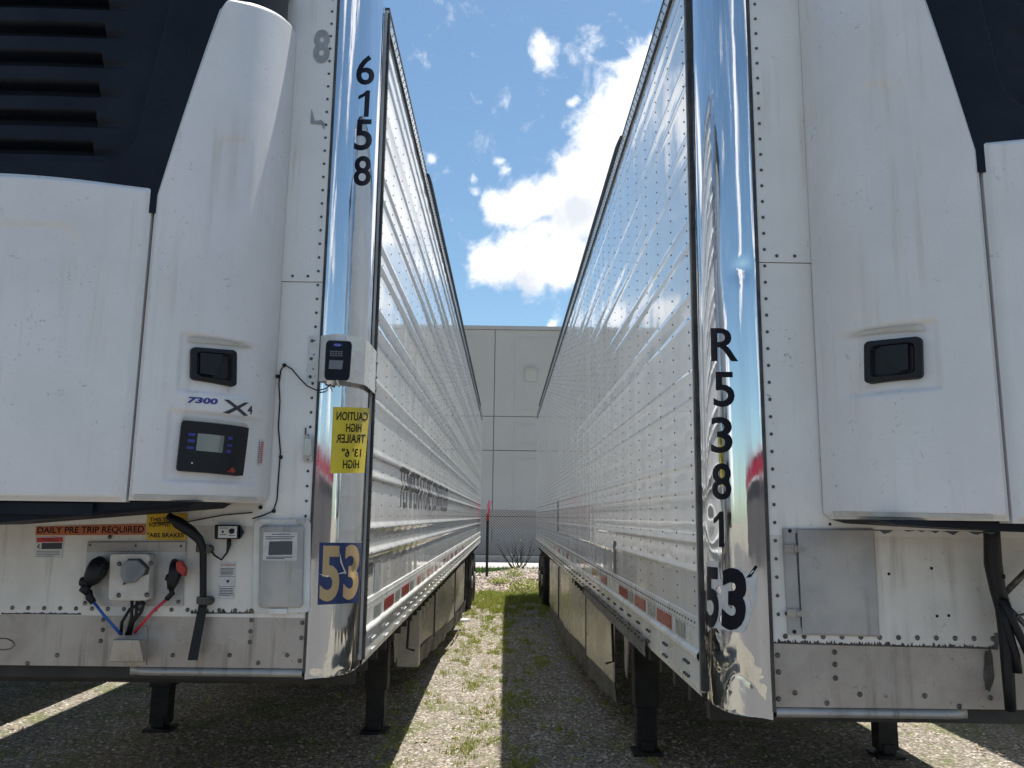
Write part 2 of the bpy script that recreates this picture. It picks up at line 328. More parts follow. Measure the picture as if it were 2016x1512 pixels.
# ------------------------------------------------------------------ trailers
LEN, WID, TOP = 16.15, 2.6, 4.115
RIB_L = [3.90, 3.80, 3.61, 3.504, 3.30, 3.195, 2.97, 2.877, 2.665, 2.575, 2.333, 2.243, 2.016, 1.915, 1.691, 1.582]
RIB_R = [3.90, 3.80, 3.58, 3.48, 3.26, 3.16, 2.92, 2.82, 2.613, 2.51, 2.301, 2.191, 1.963, 1.858, 1.666, 1.557]
class Trailer:
    def __init__(s, sgn, a, Yf, zb, cw, ribs, rh, rw, wave, seed):
        s.sgn, s.a, s.Yf, s.zb, s.cw, s.ribs, s.rh, s.rw, s.wave, s.seed = sgn, a, Yf, zb, cw, ribs, rh, rw, wave, seed
        s.cd = .30
        s.out = Vector((-sgn, 0, 0))
    def W(s, u, v, z): return Vector((s.sgn*(s.a+u), s.Yf+v, z))
    def front(s, px, py, d=0.): return at(px, py, 1, s.Yf-d)
    def side(s, px, py): return at(px, py, 0, s.sgn*s.a)
    def ribo(s, z):
        o = 0
        for r in s.ribs:
            t = abs(z-r)/s.rw
            if t < 1: o = max(o, s.rh*(1-t*t)**1.5)
        return o
    def sidep(s, v, z, off=0.):
        o = s.ribo(z)
        ph = (v-.38)/.305
        o += s.wave*(math.sin(math.pi*ph)**2)*(noise.noise(Vector((int(ph)*3.7, z*2.3, s.seed)))+.4)+s.wave*.8*noise.noise(Vector((v*.5, z*.9, s.seed+5)))
        return s.W(-o-off, v, z)
    def cap(s, th, z, off=0., dent=True):
        ph = min(1, th)*math.pi/2; k = max(0, (th-1)/(math.pi/2-1))
        u = s.cw*(1-math.sin(ph)); v = .205*(1-math.cos(ph))+k*(s.cd-.205); nx = math.sin(ph)*.205; nv = math.cos(ph)*s.cw; L = math.hypot(nx, nv)
        d = s.dent(th, z) if dent else 0
        return s.W(u-nx/L*(d+off), v-nv/L*(d+off), z)
    def dent(s, th, z):
        d = .0035*noise.noise(Vector((th*2.2, z*.45, s.seed)))+.0010*noise.noise(Vector((th*6, z*.7, s.seed+2)))+.00018*noise.noise(Vector((th*5, z*7, s.seed+3)))
        if s.sgn > 0:
            r = math.hypot((th-.22)*.6, (z-2.60)*2.6); d -= .0035*math.exp(-(r/.09)**2); r = math.hypot((th-.45)*1.2, (z-2.66)*.7); d -= .003*math.exp(-(r/.12)**2)
            r = math.hypot((th-.9)*.6, (z-1.74)*1.6); d -= .006*math.exp(-(r/.10)**2)
            k = max(0, min(1, (1.50-z)/.12))
            n1 = noise.noise(Vector((th*1.8, z*5, 3.3))); n2 = .5*noise.noise(Vector((th*7+n1*2, z*19, 8.1)))
            d += k*(.014*abs(n1)+.0022*abs(n2)-.004)
        else:
            k = max(0, min(1, (1.22-z)/.08)); d -= k*.004*abs(noise.noise(Vector((th*4, z*14, 1.1))))
            r = math.hypot((th-.75)*.7, (z-1.53)*2.); d -= .006*math.exp(-(r/.05)**2)
        fade = min(1, th/.12, (math.pi/2-th)/.12); return d*max(0, fade)
    def cap_hit(s, px, py):
        d = ray(px, py); r = d.x/d.y
        if not hasattr(s, 'tab'): s.tab = [(lambda p: (p.x/p.y, p.y))(s.cap(math.pi/2*i/400, 2, 0, False)) for i in range(401)]
        T_ = s.tab; lo, hi = 0, 400; g = lambda i: (T_[i][0]-r)*(-s.sgn)
        if g(0) > 0: return 0.0, EYE+d.z/d.y*T_[0][1]
        if g(400) < 0: return math.pi/2, EYE+d.z/d.y*T_[400][1]
        while hi-lo > 1:
            m = (lo+hi)//2
            if g(m) < 0: lo = m
            else: hi = m
        k = g(lo)/(g(lo)-g(hi)) if g(hi) != g(lo) else 0
        return math.pi/2*(lo+k)/400, EYE+d.z/d.y*(T_[lo][1]*(1-k)+T_[hi][1]*k)
    def capquad(s, pts, off=.0015):
        q = quad(*[(a, b, 0) for a, b in pts])
        def f(u, v):
            p = q(u, v); h = s.cap_hit(p.x, p.y); return s.cap(h[0], h[1], off)
        return f
    # refrigeration unit curved plan: t in 0 (side, near wall) .. 1 (front, door split)
    def ud(s, u):       # depth in front of wall at distance u from the trailer side
        if u > WID/2: u = WID-u
        u0, uc, b0, b1 = .33, .70, .08, .37
        if u >= uc: return b0+b1+.025*math.sin(min(1, (u-uc)/.6)*math.pi/2)
        c = max(0., min(1., (uc-u)/(uc-u0))); return b0+b1*math.sqrt(1-c*c)
    def door_pt(s, ph, z, off=0.):   # ph angle 0 side..pi/2 front
        u = .70-.37*math.cos(ph); d = .08+.37*math.sin(ph)
        nu, nd = -math.cos(ph)*.37, math.sin(ph)*.37
        return s.W(u+nu/.37*off, -(d+nd/.37*off), z)
    def door_hit(s, px, py):
        d = ray(px, py); pr = None
        for i in range(600, -1, -1):
            ph = math.pi/2*i/600; p = s.door_pt(ph, 2); g = d.x*p.y-d.y*p.x
            if pr is not None and (g > 0) != (pr > 0): return ph, EYE+d.z*(p.y/d.y)
            pr = g
        p = s.door_pt(math.pi/2, 2) if abs(d.x/d.y) > .3 and i == 0 and False else s.door_pt(0.0, 2)
        return 0.0, EYE+d.z*(p.y/d.y)
    def doorquad(s, pts, off=.002):
        h = [s.door_hit(*p) for p in pts]; q = quad(*[(a, b, 0) for a, b in h])
        return lambda u, v: s.door_pt(q(u, v).x, q(u, v).y, off)

TL = Trailer(-1, .594, 3.197, 1.137,   .155, RIB_L, .011, .025, .0014, 1.7)
TR = Trailer(1, .709, 2.680, 1.131, .142, RIB_R, .0038, .019, .0017, 9.2)

def body(T, root, side_mat):
    W, zb = T.W, T.zb
    # front wall: one sheet above and below the seam, set on a core
    mb = MB(); mb.cur = 0
    zs = 2.655 if T.sgn > 0 else 2.680
    zs = 2.624 if T.sgn > 0 else 2.682
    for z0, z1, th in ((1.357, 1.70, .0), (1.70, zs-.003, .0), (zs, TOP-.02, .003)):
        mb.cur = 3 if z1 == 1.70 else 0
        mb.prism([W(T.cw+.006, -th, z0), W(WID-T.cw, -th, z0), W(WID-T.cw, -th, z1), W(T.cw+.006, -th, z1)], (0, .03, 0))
    mb.cur = 1
    z = 1.45
    while z < TOP-.05:
        mb.dome(W(T.cw+.028, -.002 if z < zs else -.005, z), (0, -1, 0), .0058, .004, 8); z += .058
    u = T.cw+.07
    while u < .5:
        mb.dome(W(u, -.005, zs+.022), (0, -1, 0), .006, .004, 8); u += .062
    mb.cur = 2
    u = .19
    while u < 2.3:
        mb.dome(W(u, -.001, 1.382), (0, -1, 0), .0085, .005, 8); u += .0605
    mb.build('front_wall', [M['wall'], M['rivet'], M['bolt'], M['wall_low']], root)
    # kick plate
    mb = MB(); mb.prism([W(T.cw+.004, .002, zb+.035), W(WID-T.cw, .002, zb+.035), W(WID-T.cw, .002, 1.362), W(T.cw+.004, .002, 1.362)], (0, .03, 0)); mb.cur = 1
    kb = [(495, 1221), (493, 1243), (492, 1264), (595, 1226), (593, 1256), (452, 1290), (508, 1305), (565, 1290), (590, 1301), (340, 1290), (203, 1220), (202, 1240), (198, 1262), (112, 1290), (54, 1306)] if T.sgn < 0 else \
         [(1531, 1290), (1533, 1323), (1533, 1376), (1565, 1364), (1643, 1284), (1644, 1308), (1645, 1335), (1628, 1384), (1693, 1367), (1821, 1370), (1889, 1391), (1950, 1374)]
    for p in kb: mb.dome(at(p[0], p[1], 1, T.Yf+.001), (0, -1, 0), .0085, .006, 10)
    mb.build('kick_plate', [M['alum'], M['bolt']], root)
    # half-round bottom moulding
    mb = MB()
    def mould(s_, t):
        a = t*math.pi; x = T.cw+.01+s_*(.66 if T.sgn < 0 else .62)
        return W(x, .03-.035*math.sin(a)*min(1, (1-s_)*12+.1), zb+.018-.019*math.cos(a))
    mb.grid(mould, 20, 10); mb.build('bumper_moulding', M['plate'], root)
    mb = MB(); mb.box(W(T.cw, .03, zb-.012), W(WID-T.cw, .10, zb+.05)); mb.build('front_sill', M['under'], root)
    # corner cap
    mb = MB(); mb.grid(lambda i, j: T.cap(i*math.pi/2, zb-.004+j*(TOP-zb-.03)+(.012*math.sin(i*3.1) if j < .001 else 0)), 60, 900)
    mb.build('corner_cap', M['chrome'], root, fixn=False)
    mb = MB(); mb.cur = 0
    mb.box(W(T.cw+.008, -.006, zb+.02), W(T.cw-.002, .02, TOP-.03))
    w = .016 if T.sgn < 0 else .03
    mb.box(W(-.018 if T.sgn < 0 else -.010, T.cd-.002, zb+.02), W(.02, T.cd+w*(1 if T.sgn < 0 else .6), TOP-.03))
    if T.sgn > 0:
        mb.cur = 1; mb.box(W(-.0115, T.cd+w*.6, zb+.01), W(.02, T.cd+w, TOP-.03))
    else:
        mb.cur = 1; mb.box(W(-.0065, T.cd-.012, zb+.02), W(.01, T.cd-.005, TOP-.03))
    mb.build('edge_seal', [M['seal'], M['plate']], root)
    # visible side wall
    v0, v1 = T.cd+w, LEN
    prof = [1.385]
    while prof[-1] < TOP-.085:
        z = prof[-1]; near = min(abs(z-r) for r in T.ribs); prof.append(z+(.0052 if near < T.rw+.004 else .022))
    prof[-1] = TOP-.085
    vs = [v0]; 
    while vs[-1] < v1-.03: vs.append(vs[-1]+(.038 if vs[-1] < 6 else .061))
    vs.append(v1)
    mb = MB(); n = len(vs); mb.add([T.sidep(v, z) for z in prof for v in vs], [(j*n+i, j*n+i+1, (j+1)*n+i+1, (j+1)*n+i) for j in range(len(prof)-1) for i in range(n-1)], True)
    mb.cur = 1
    v = .42
    while v < LEN-.1:
        z = 1.43
        r = (.0048 if T.sgn > 0 else .0042) if v < 3 else .0055
        while z < TOP-.1:
            p = T.sidep(v, z); mb.dome(p, T.out, r, .0035, 5); z += .052
        v += .305
    mb.build('side_wall', [side_mat, M['rivet']], root, fixn=False)
    # lower rail with bead, rivets, bolts
    mb = MB()
    pr = [(1.392, 0), (1.392, .006), (1.38, .007), (1.283, .007)]
    for k in range(9):
        a = math.pi*k/8; pr.append((1.264+.017*math.cos(a), .007+.014*math.sin(a)))
    pr += [(1.244, .007), (zb+.02, .009), (zb-.004, .004), (zb-.004, -.03)]
    m_ = len(pr); mb.add([W(-o, v, z) for v in (v0-.005, LEN) for z, o in pr], [(i, i+1, i+1+m_, i+m_) for i in range(m_-1)], False)
    mb.cur = 1
    v = .40
    while v < LEN-.1:
        mb.dome(W(-.007, v, 1.372), T.out, .005, .005, 5)
        if v < 9: mb.dome(W(-.007, v+.02, 1.352), T.out, .003, .003, 5)
        v += .0508
    v = .5
    while v < LEN-.3:
        for k in (0, .035, .07):
            mb.cyl(W(-.008, v+k, 1.213), W(-.019, v+k, 1.213), .006, 6); mb.cyl(W(-.008, v+k, 1.165), W(-.019, v+k, 1.165), .006, 6)
        v += .305 if v > 1 else .42
    mb.build('bottom_rail', [M['rail'], M['rivet'] if T.sgn > 0 else M['rail']], root)
    mb = MB(); mb.box(W(-.010, v0-.01, TOP-.09), W(.03, LEN, TOP)); mb.cur = 1
    mb.box(W(-.013, v0-.01, TOP-.012), W(.03, LEN, TOP+.003)); mb.box(W(-.0125, v0-.01, TOP-.1), W(.01, LEN, TOP-.091))
    v = .40
    while v < LEN-.05:
        mb.dome(W(-.010, v, TOP-.035), T.out, .0055, .004, 5); mb.dome(W(-.010, v+.03, TOP-.065), T.out, .0055, .004, 5); v += .061
    mb.build('top_rail', [M['rail'], M['seal']], root)
    # far side, roof, floor, rear
    mb = MB(); mb.box(W(WID-.03, .02, zb), W(WID, LEN, TOP-.01)); mb.build('far_side_wall', M['side'], root)
    mb = MB(); mb.box(W(.03, .05, TOP-.05), W(WID-.03, LEN-.01, TOP-.004)); mb.build('roof', M['rail'], root)
    mb = MB(); mb.box(W(.03, .11, zb+.012), W(WID-.03, LEN-.02, zb+.05))
    v = .4
    while v < LEN-.2: mb.box(W(.04, v, zb-.10), W(WID-.04, v+.05, zb+.01)); v += .305
    mb.box(W(.75, 9.5, zb-.35), W(.83, LEN-.2, zb-.10)); mb.box(W(WID-.83, 9.5, zb-.35), W(WID-.75, LEN-.2, zb-.10))
    mb.build('floor_frame', M['under'], root)
    mb = MB(); mb.box(W(.0, LEN, zb-.01), W(WID, LEN+.05, TOP+.004)); mb.build('rear_frame', M['plate'], root, bevel=.01)
    mb = MB(); mb.box(W(.25, LEN-.12, .55), W(WID-.25, LEN-.02, .66)); mb.box(W(.7, LEN-.12, .66), W(.8, LEN-.04, zb)); mb.box(W(WID-.8, LEN-.12, .66), W(WID-.7, LEN-.04, zb))
    mb.build('rear_guard', M['iron'], root)
    # dark strip along the roof edge
    va, vb = (2.15, 14.2) if T.sgn < 0 else (2.05, 14.7)
    mb = MB()
    def strip(s_, t):
        v = va+(vb-va)*s_; a = t*2*math.pi
        k = min(1, s_*60, (1-s_)*60)
        sag = .008*noise.noise(Vector((v*1.5, 2, T.seed)))
        return W(-.002+.026*math.cos(a), v, TOP+.034*k*(1+math.sin(a))-.014+sag*.6)
    mb.grid(strip, 90, 10); mb.build('roof_edge_strip', M['iron'], root)
    # wheels
    ys = (15.95-3.197, 17.2-3.197) if T.sgn < 0 else (16.55-2.68, 17.8-2.68)
    tp = MB()
    def tyre_ring(c, x0, x1, mb):
        pr = [(.30, .0), (.40, -.005), (.47, .015), (.500, .035), (.505, .06)]
        w_ = x1-x0; L = [(r, x0+o) for r, o in pr]+[(r, x1-o) for r, o in reversed(pr)]
        n = 40; vs = []
        for k in range(n):
            a = 6.28318*k/n
            for j, (r, x) in enumerate(L):
                rr = r-(.006 if (k % 2 and r > .499) else 0); p = W(x, c, 0); vs.append((p.x, p.y+rr*math.cos(a), .505+rr*math.sin(a)))
        m = len(L); mb.add(vs, [(k*m+j, k*m+j+1, ((k+1) % n)*m+j+1, ((k+1) % n)*m+j) for k in range(n) for j in range(m-1)], True)
    for c in ys:
        for (x0, x1) in ((.03, .29), (WID-.29, WID-.03)):
            inner = x1+.04 if x0 < 1 else x0-.04
            rb = MB(); p0 = W((x0+x1)/2, c, .505); 
            rb.cyl(W(x0+.05, c, .505), W(x1-.05, c, .505), .30, 28); rb.cyl(W(x0-.01, c, .505), W(x1, c, .505), .11, 16)
            wh = rb.build('wheel', M['rim'], root)
            tb = MB(); tyre_ring(c, x0, x1, tb)
            if x0 < 1: tyre_ring(c, x1+.05, x1+.31, tb)
            else: tyre_ring(c, x0-.31, x0-.05, tb)
            tb.build('tyre', M['tyre'], wh)
        mb = MB(); mb.cyl(W(.3, c, .505), W(WID-.3, c, .505), .065, 12); mb.build('axle', M['iron'], root)
    # landing legs
    lx = (1.04-.594, 2.79-.594) if T.sgn < 0 else (1.085-.709, 2.90-.709)
    vy = 7.0-3.197 if T.sgn < 0 else 6.48-2.68
    for x in lx:
        mb = MB(); mb.box(W(x-.092, vy-.08, .34), W(x+.092, vy+.08, zb)); mb.box(W(x-.075, vy-.065, .05), W(x+.075, vy+.065, .34))
        mb.box(W(x-.10, vy-.09, .85), W(x+.10, vy-.07, 1.12))
        lg = mb.build('landing_leg', M['iron'], root, bevel=.006)
        mb = MB(); mb.box(W(x-.11, vy-.11, .0), W(x+.11, vy+.11, .022)); mb.box(W(x-.05, vy-.08, .03), W(x+.05, vy+.08, .10)); mb.build('foot', M['iron'], lg, bevel=.008)
    mb = MB(); mb.tube([W(lx[0], vy+.02, .95), W(lx[1], vy+.02, .95)], .03); mb.tube([W(lx[0], vy+.05, .6), W((lx[0]+lx[1])/2, vy+1.0, zb)], .025); mb.tube([W(lx[1], vy+.05, .6), W((lx[0]+lx[1])/2, vy+1.0, zb)], .025)
    mb.build('leg_brace', M['iron'], root)
    mb = MB(); x = lx[0]-.16
    mb.prism([W(x, vy-.35, zb-.01), W(x, vy+.02, zb-.01), W(x, vy-.03, .62), W(x, vy-.10, .56), W(x, vy-.16, .70)], (T.sgn*.012, 0, 0)); mb.build('leg_gusset', M['plate'], root)
    mb = MB(); mb.tube([W(x-.02, vy+.2, 1.0), W(x-.06, vy+.25, .95), W(x-.05, vy+.24, .62), W(x-.11, vy+.26, .60)], .011, 6); mb.build('crank_handle', M['iron'], root)

def reflectors(T, root, segs, zc, h=.055):
    for (x0, x1, kind) in segs:
        a = T.side(x0, 1200).y-T.Yf; b = T.side(x1, 1200).y-T.Yf
        mb = MB(); mb.prism([T.W(-.0085, a, zc-h/2), T.W(-.0085, b, zc-h/2), T.W(-.0085, b, zc+h/2), T.W(-.0085, a, zc+h/2)], (-T.sgn*.0015, 0, 0))
        mb.build('reflector', M[kind], root)

def rrect(w, h, r, n=6, skew=0.):
    pts = []
    for cx, cy, a0 in ((w-r, h-r, 0), (-w+r, h-r, 90), (-w+r, -h+r, 180), (w-r, -h+r, 270)):
        for k in range(n+1):
            a = R(a0+90*k/n); pts.append((cx+r*math.cos(a), cy+r*math.sin(a)))
    return pts

def smooth(a, b, x):
    t = max(0, min(1, (x-a)/(b-a))); return t*t*(3-2*t)
def unit(T, root, dz):
    W = T.W
    # dark shell: chassis and upper cowl (its own mesh)
    mb = MB()
    UL, UR = .345, WID-.345
    gr = lambda z: .775-.10*max(0, min(1, (z-2.99)/.7))   # grille outline edge
    def shell(i, j):
        k = i*2-1; t = (1-abs(k)); 
        # plan position, denser near the sides
        if t < .4: ph = t/.4*math.pi/2; u = .705-.355*math.cos(ph); d = .08+.355*math.sin(ph)
        else: u = .705+(t-.4)/.6*(WID/2-.705); d = .435+.02*math.sin(min(1, (u-.705)/.6)*math.pi/2)
        z = 2.80+j*1.25
        back = .22*smooth(3.86, 4.05, z)**1.5
        z2 = z
        # grille recess
        rx = smooth(0, .012, u-gr(z)); rz = smooth(0, .014, z-2.985); corner = rx*rz
        if u-gr(z) < .12 and z < 3.10:
            q = math.hypot(max(0, .12-(u-gr(z))), max(0, 3.105-z)); corner = 1-smooth(.106, .12, q) if (u-gr(z) >= 0 and z >= 2.985) else 0
        d -= .042*corner
        if corner > .9:
            ph = ((z-3.02)/.118) % 1.0
            if u > .93 and z > 3.03: d -= .075*smooth(.93, .945, u)*(1-smooth(.44, .54, ph))*smooth(.0, .05, ph)
            elif z > 3.03: d -= .018*smooth(.80, .93, u)*(1-smooth(.1, .34, ph))*smooth(.0, .05, ph)
        if k > 0: u = WID-u
        return W(u, -(d-back), z2+dz)
    mb.grid(shell, 300, 260)
    core = [(.37+(WID-.74)*k/40) for k in range(41)]
    mb.prism([W(u, 0, 1.80+dz) for u in (core[-1], core[0])]+[W(u, -max(.03, T.ud(u)-.13), 1.80+dz) for u in core], (0, 0, 1.95))
    mb.prism([W(.46, -.40, 1.784+dz), W(WID-.46, -.40, 1.784+dz), W(WID-.46, -.40, 1.70+dz), W(1.25, -.40, 1.695+dz), W(.50, -.37, 1.765+dz)] if T.sgn < 0 else [W(.36, -.36, 1.784+dz), W(WID-.36, -.36, 1.784+dz), W(WID-.36, -.36, 1.72+dz), W(.72, -.36, 1.758+dz), W(.40, -.36, 1.773+dz)], (0, .36, 0))
    if T.sgn < 0: mb.box(W(.8, -.42, 1.735+dz), W(WID-.8, -.405, 1.775+dz))
    un = mb.build('refrigeration_unit', M['black'], root, label='refrigeration unit with dark blue grille over white panels' if T.sgn > 0 else 'refrigeration unit with dark blue grille, white panels and controller')
    # doors
    def inner(z):     # inner edge u of the door at height z
        if z < 2.90: return .672+.004*math.sin(z)
        return .672-.205*(z-2.90)
    ztop, zbot = 3.685, 1.786
    hh = HND[T.sgn]; hb = CTL
    def bossd(ph, z):
        d = 0.
        # raised frame round the handle: two shallow lips fading outward
        for (p0, p1, z0, z1, am) in hh:
            lx = smooth(p1+.02, p1+.07, ph); 
            e = max(z-z1, z0-z, 0); x_in = smooth(p0-.42, p0-.05, ph)*(1-smooth(p1+.07, p1+.13, ph))
            d -= am*x_in*(1-smooth(.012, .030, e))
        # long embossed panel
        zz = z-dz*0
        a_in = smooth(0.50, .56, ph-(.33-.21*(z-3.2)))
        d += 0
        u = .70-.37*math.cos(ph)
        lim = .50+.022*(3.16-z)/1.0
        q = smooth(0, .028, lim-u)*smooth(0, .03, 3.155-z)
        if u > lim-.09 and z > 3.06: 
            r_ = math.hypot(max(0, u-(lim-.10)), max(0, z-3.055)); q = 1-smooth(.072, .102, r_)
        d -= .007*q*smooth(.38, .42, u)*smooth(2.4, 2.9, z)
        return d
    def door(mir):
        def f(i, j):
            z = zbot+j*(ztop-zbot)
            ui = inner(z); phm = math.acos(max(-1, min(1, (.70-ui)/.37)))
            # rounded top / bottom corners
            top = ztop+.10*(1-i)-.05*smooth(.86, 1.0, i)**2
            z = zbot+.0+j*(top-zbot)
            ph = i*phm
            e = min(i*phm*.37, 9, (phm-ph)*.37+.0, (z-zbot), (top-z))
            rnd = .02*(1-smooth(0, .022, min((phm-ph)*.37, (z-zbot)*1.0, (top-z))))
            off = -rnd+bossd(ph, z)
            p = T.door_pt(ph, z+dz, off)
            if mir: p.x = T.sgn*(2*T.a+WID)-p.x
            return p
        return f
    for mir in (False, True):
        mb = MB(); mb.grid(door(mir), 130, 330)
        # skirt going back to the wall and underside
        dd = door(mir)
        mb.grid(lambda i, j: (lambda p: Vector((p.x, p.y+(T.Yf-.005-p.y)*(1-i), p.z)))(dd(0, j)), 2, 330)
        mb.grid(lambda i, j: (lambda p: Vector((p.x, p.y+j*.06, p.z)))(dd(i, 0)), 60, 1)
        mb.grid(lambda i, j: (lambda p: Vector((p.x, p.y+j*.06, p.z)))(dd(1, i)), 200, 1)
        mb.grid(lambda i, j: (lambda p: Vector((p.x, p.y+j*.08, p.z)))(dd(i, 1)), 60, 1)
        mb.build('unit_door', M['shell'], un, fixn=False)
    # centre panel
    mb = MB()
    def cpan(i, j):
        u = .686+i*(WID-2*.686); um = min(u, WID-u)
        top = 2.898+.035*math.sin((um-.686)/(WID/2-.686)*math.pi/2)
        z = zbot-.006+j*(top-zbot+.006)
        rnd = .02*(1-smooth(0, .022, min(um-.686, z-zbot+.006, top-z)))
        lim = .90; q = smooth(0, .03, um-lim)*smooth(0, .035, 2.76-z)
        if um < lim+.1 and z > 2.66: q = 1-smooth(.07, .10, math.hypot(max(0, lim+.1-um), max(0, z-2.66)))
        return W(u, -(T.ud(u)-rnd-.008*q*smooth(2.2, 2.6, z)), z+dz)
    mb.grid(cpan, 190, 200); mb.grid(lambda i, j: cpan(i, 0)+Vector((0, j*.06, 0)), 60, 1); mb.grid(lambda i, j: cpan(0, i)+Vector((0, j*.06, 0)), 60, 1); mb.grid(lambda i, j: cpan(i, 1)+Vector((0, j*.06, 0)), 60, 1)
    mb.build('centre_panel', M['shell'], un, fixn=False)
    # handle
    hp = [(375, 683), (464, 690), (463, 763), (374, 747)] if T.sgn < 0 else [(1704, 673), (1816, 662), (1818, 745), (1705, 757)]
    fq = lambda o: T.doorquad(hp, o)
    def ring(o, ins, n=6, bow=.03):
        g = fq(o); pts = []
        for (x, y) in rrect(.5-ins, .5-ins, .10, n):
            x += bow*math.copysign(1, x)*(1-(2*y)**2)*.5; pts.append(g(x+.5, y+.5))
        return pts
    mb = MB(); r0 = ring(-.01, 0); r1 = ring(.009, 0.01); r2 = ring(.009, .13); r3 = ring(-.006, .17)
    n = len(r0); 
    for A, B in ((r0, r1), (r1, r2), (r2, r3)): mb.add(A+B, [(k, (k+1) % n, (k+1) % n+n, k+n) for k in range(n)])
    mb.add(r3, [tuple(range(n))])
    g = fq(-.005); h_ = fq(.006)
    pad = [(.22, .2), (.75, .2), (.75, .55), (.45, .8), (.22, .8)] if T.sgn < 0 else [(.78, .84), (.3, .84), (.34, .6), (.62, .22), (.78, .22)]
    if T.sgn < 0: pad = [(.18, .84), (.68, .84), (.62, .6), (.5, .22), (.18, .22)]
    mb.prism([g(*p) for p in pad], h_(.5, .5)-g(.5, .5))
    mb.build('door_handle', M['dark'], un)
    return un

# handle pockets in (angle, height) on the door
def pocket(T, px):
    h = [T.door_hit(*p) for p in px]; return (min(a for a, b in h), max(a for a, b in h), min(b for a, b in h), max(b for a, b in h))
CTL = None
HND = {-1: [], 1: []}
p = pocket(TL, [(378, 683), (464, 690), (463, 763), (374, 747)]); HND[-1].append((p[0], p[1], p[2]-.012, p[3]+.012, .010))
p = pocket(TL, [(357, 828), (485, 842), (473, 937), (347, 927)]); HND[-1].append((p[0], p[1], p[2]-.006, p[3]+.012, .010))
p = pocket(TR, [(1704, 673), (1816, 662), (1818, 745), (1705, 757)]); HND[1].append((p[0], p[1], p[2]+.022, p[3]+.048, .010))

rootL = empty('refrigerated_trailer', (-.594-1.3, 3.197, 0))
tag(rootL, 'white refrigerated trailer numbered 6158 with yellow caution sticker and side lettering', 'trailer', 'white refrigerated trailers parked side by side')
rootR = empty('refrigerated_trailer', (.709+1.3, 2.68, 0))
tag(rootR, 'white refrigerated trailer numbered R5381 with crumpled chrome corner and blank hatch plate', 'trailer', 'white refrigerated trailers parked side by side')
body(TL, rootL, M['side']); body(TR, rootR, M['side2'])
uL = unit(TL, rootL, 0.0); uR = unit(TR, rootR, -.033)

# reflectors (columns read off along each side)
SEG_L = [(733, 746, 'refwhite'), (753, 771, 'refred'), (775, 783, 'refwhite'), (787, 801, 'refred'), (804, 810, 'refwhite'), (818, 824, 'refred'), (827, 832, 'refwhite'), (838, 843, 'refred'), (846, 849, 'refwhite'), (853, 857, 'refred'), (862, 866, 'refwhite'), (869, 873, 'refred'), (876, 879, 'refwhite'), (884, 887, 'refred'), (892, 895, 'refred'), (900, 902, 'refwhite'), (906, 908, 'refred')]
reflectors(TL, rootL, SEG_L, 1.315)
SEG_R = [(1352, 1334, 'refwhite'), (1325, 1297, 'refred'), (1293, 1279, 'refwhite'), (1274, 1253, 'refred'), (1250, 1241, 'refwhite'), (1239, 1222, 'refred'), (1197, 1186, 'refred'), (1184, 1178, 'refwhite'), (1176, 1168, 'amberlens'), (1152, 1145, 'refred'), (1142, 1136, 'refwhite'), (1130, 1126, 'refwhite'), (1120, 1116, 'refred'), (1112, 1109, 'refwhite'), (1103, 1100, 'refred'), (1093, 1091, 'refwhite')]
reflectors(TR, rootR, SEG_R, 1.318)

# skirts
def skirt(T, root, path, zt, zm, zb_, cuts, blunt):
    P = []
    for (x, y) in path: P.append(Vector((x, y, 0)))
    def along(t):
        L = [(P[i+1]-P[i]).length for i in range(len(P)-1)]; tot = sum(L); d = t*tot
        for i, l in enumerate(L):
            if d <= l or i == len(L)-1: return P[i].lerp(P[i+1], min(1, d/l))
            d -= l
    for k in range(len(cuts)-1):
        t0, t1 = cuts[k], cuts[k+1]-.004
        mb = MB()
        def f(i, j):
            p = along(t0+(t1-t0)*i); return Vector((p.x+T.sgn*(.006*math.sin(i*3+k)+.014*k*(1 if k % 2 else .4)), p.y, zm+(zt-zm)*j))
        mb.grid(f, 16, 6, True); mb.grid(lambda i, j: f(i, j)+Vector((T.sgn*.012, 0, 0)), 16, 6, True); mb.grid(lambda i, j: f(0, j)+Vector((T.sgn*.012*i, 0, 0)), 1, 6)
        mb.grid(lambda i, j: f(i, 0)+Vector((T.sgn*.012*j, 0, 0)), 16, 1)
        mb.cur = 1
        for q in (0.04, .96):
            for zz in (.3, .75): mb.dome(f(q, zz)+Vector((-T.sgn*.001, 0, 0)), T.out, .009, .006, 6)
        sk = mb.build('side_skirt', [M['skirt'], M['bolt']], root, fixn=False)
        mb = MB(); pe = along(t1+.002); mb.box((pe.x-T.sgn*.004, pe.y-.012, zm), (pe.x+T.sgn*.02, pe.y+.012, zt)); mb.build('panel_seam', M['seal'], sk)
        mb = MB()
        def g(i, j):
            p = along(t0+(t1-t0)*i); w = .012*math.sin(p.y*9)+.008*math.sin(p.y*23+1)
            return Vector((p.x+T.sgn*(.006+(1-j)*(.02+w)), p.y, zb_+.015*math.sin(p.y*3)+(zm+.02-zb_)*j))
        mb.grid(g, 40, 4); mb.grid(lambda i, j: g(i, j)+Vector((T.sgn*.008, 0, 0)), 40, 4); mb.build('rubber_flap', M['rubber'], sk, fixn=False)
skirt(TR, rootR, [(.895, 6.88), (.735, 9.2), (.705, 11.2), (.70, 13.1)], 1.10, .43, .25, [0, .22, .66, 1], True)
skirt(TL, rootL, [(-1.06, 8.33), (-.83, 8.38), (-.70, 10.6), (-.62, 12.2), (-.60, 13.2)], 1.10, .42, .26, [0, .045, .24, .62, 1], True)
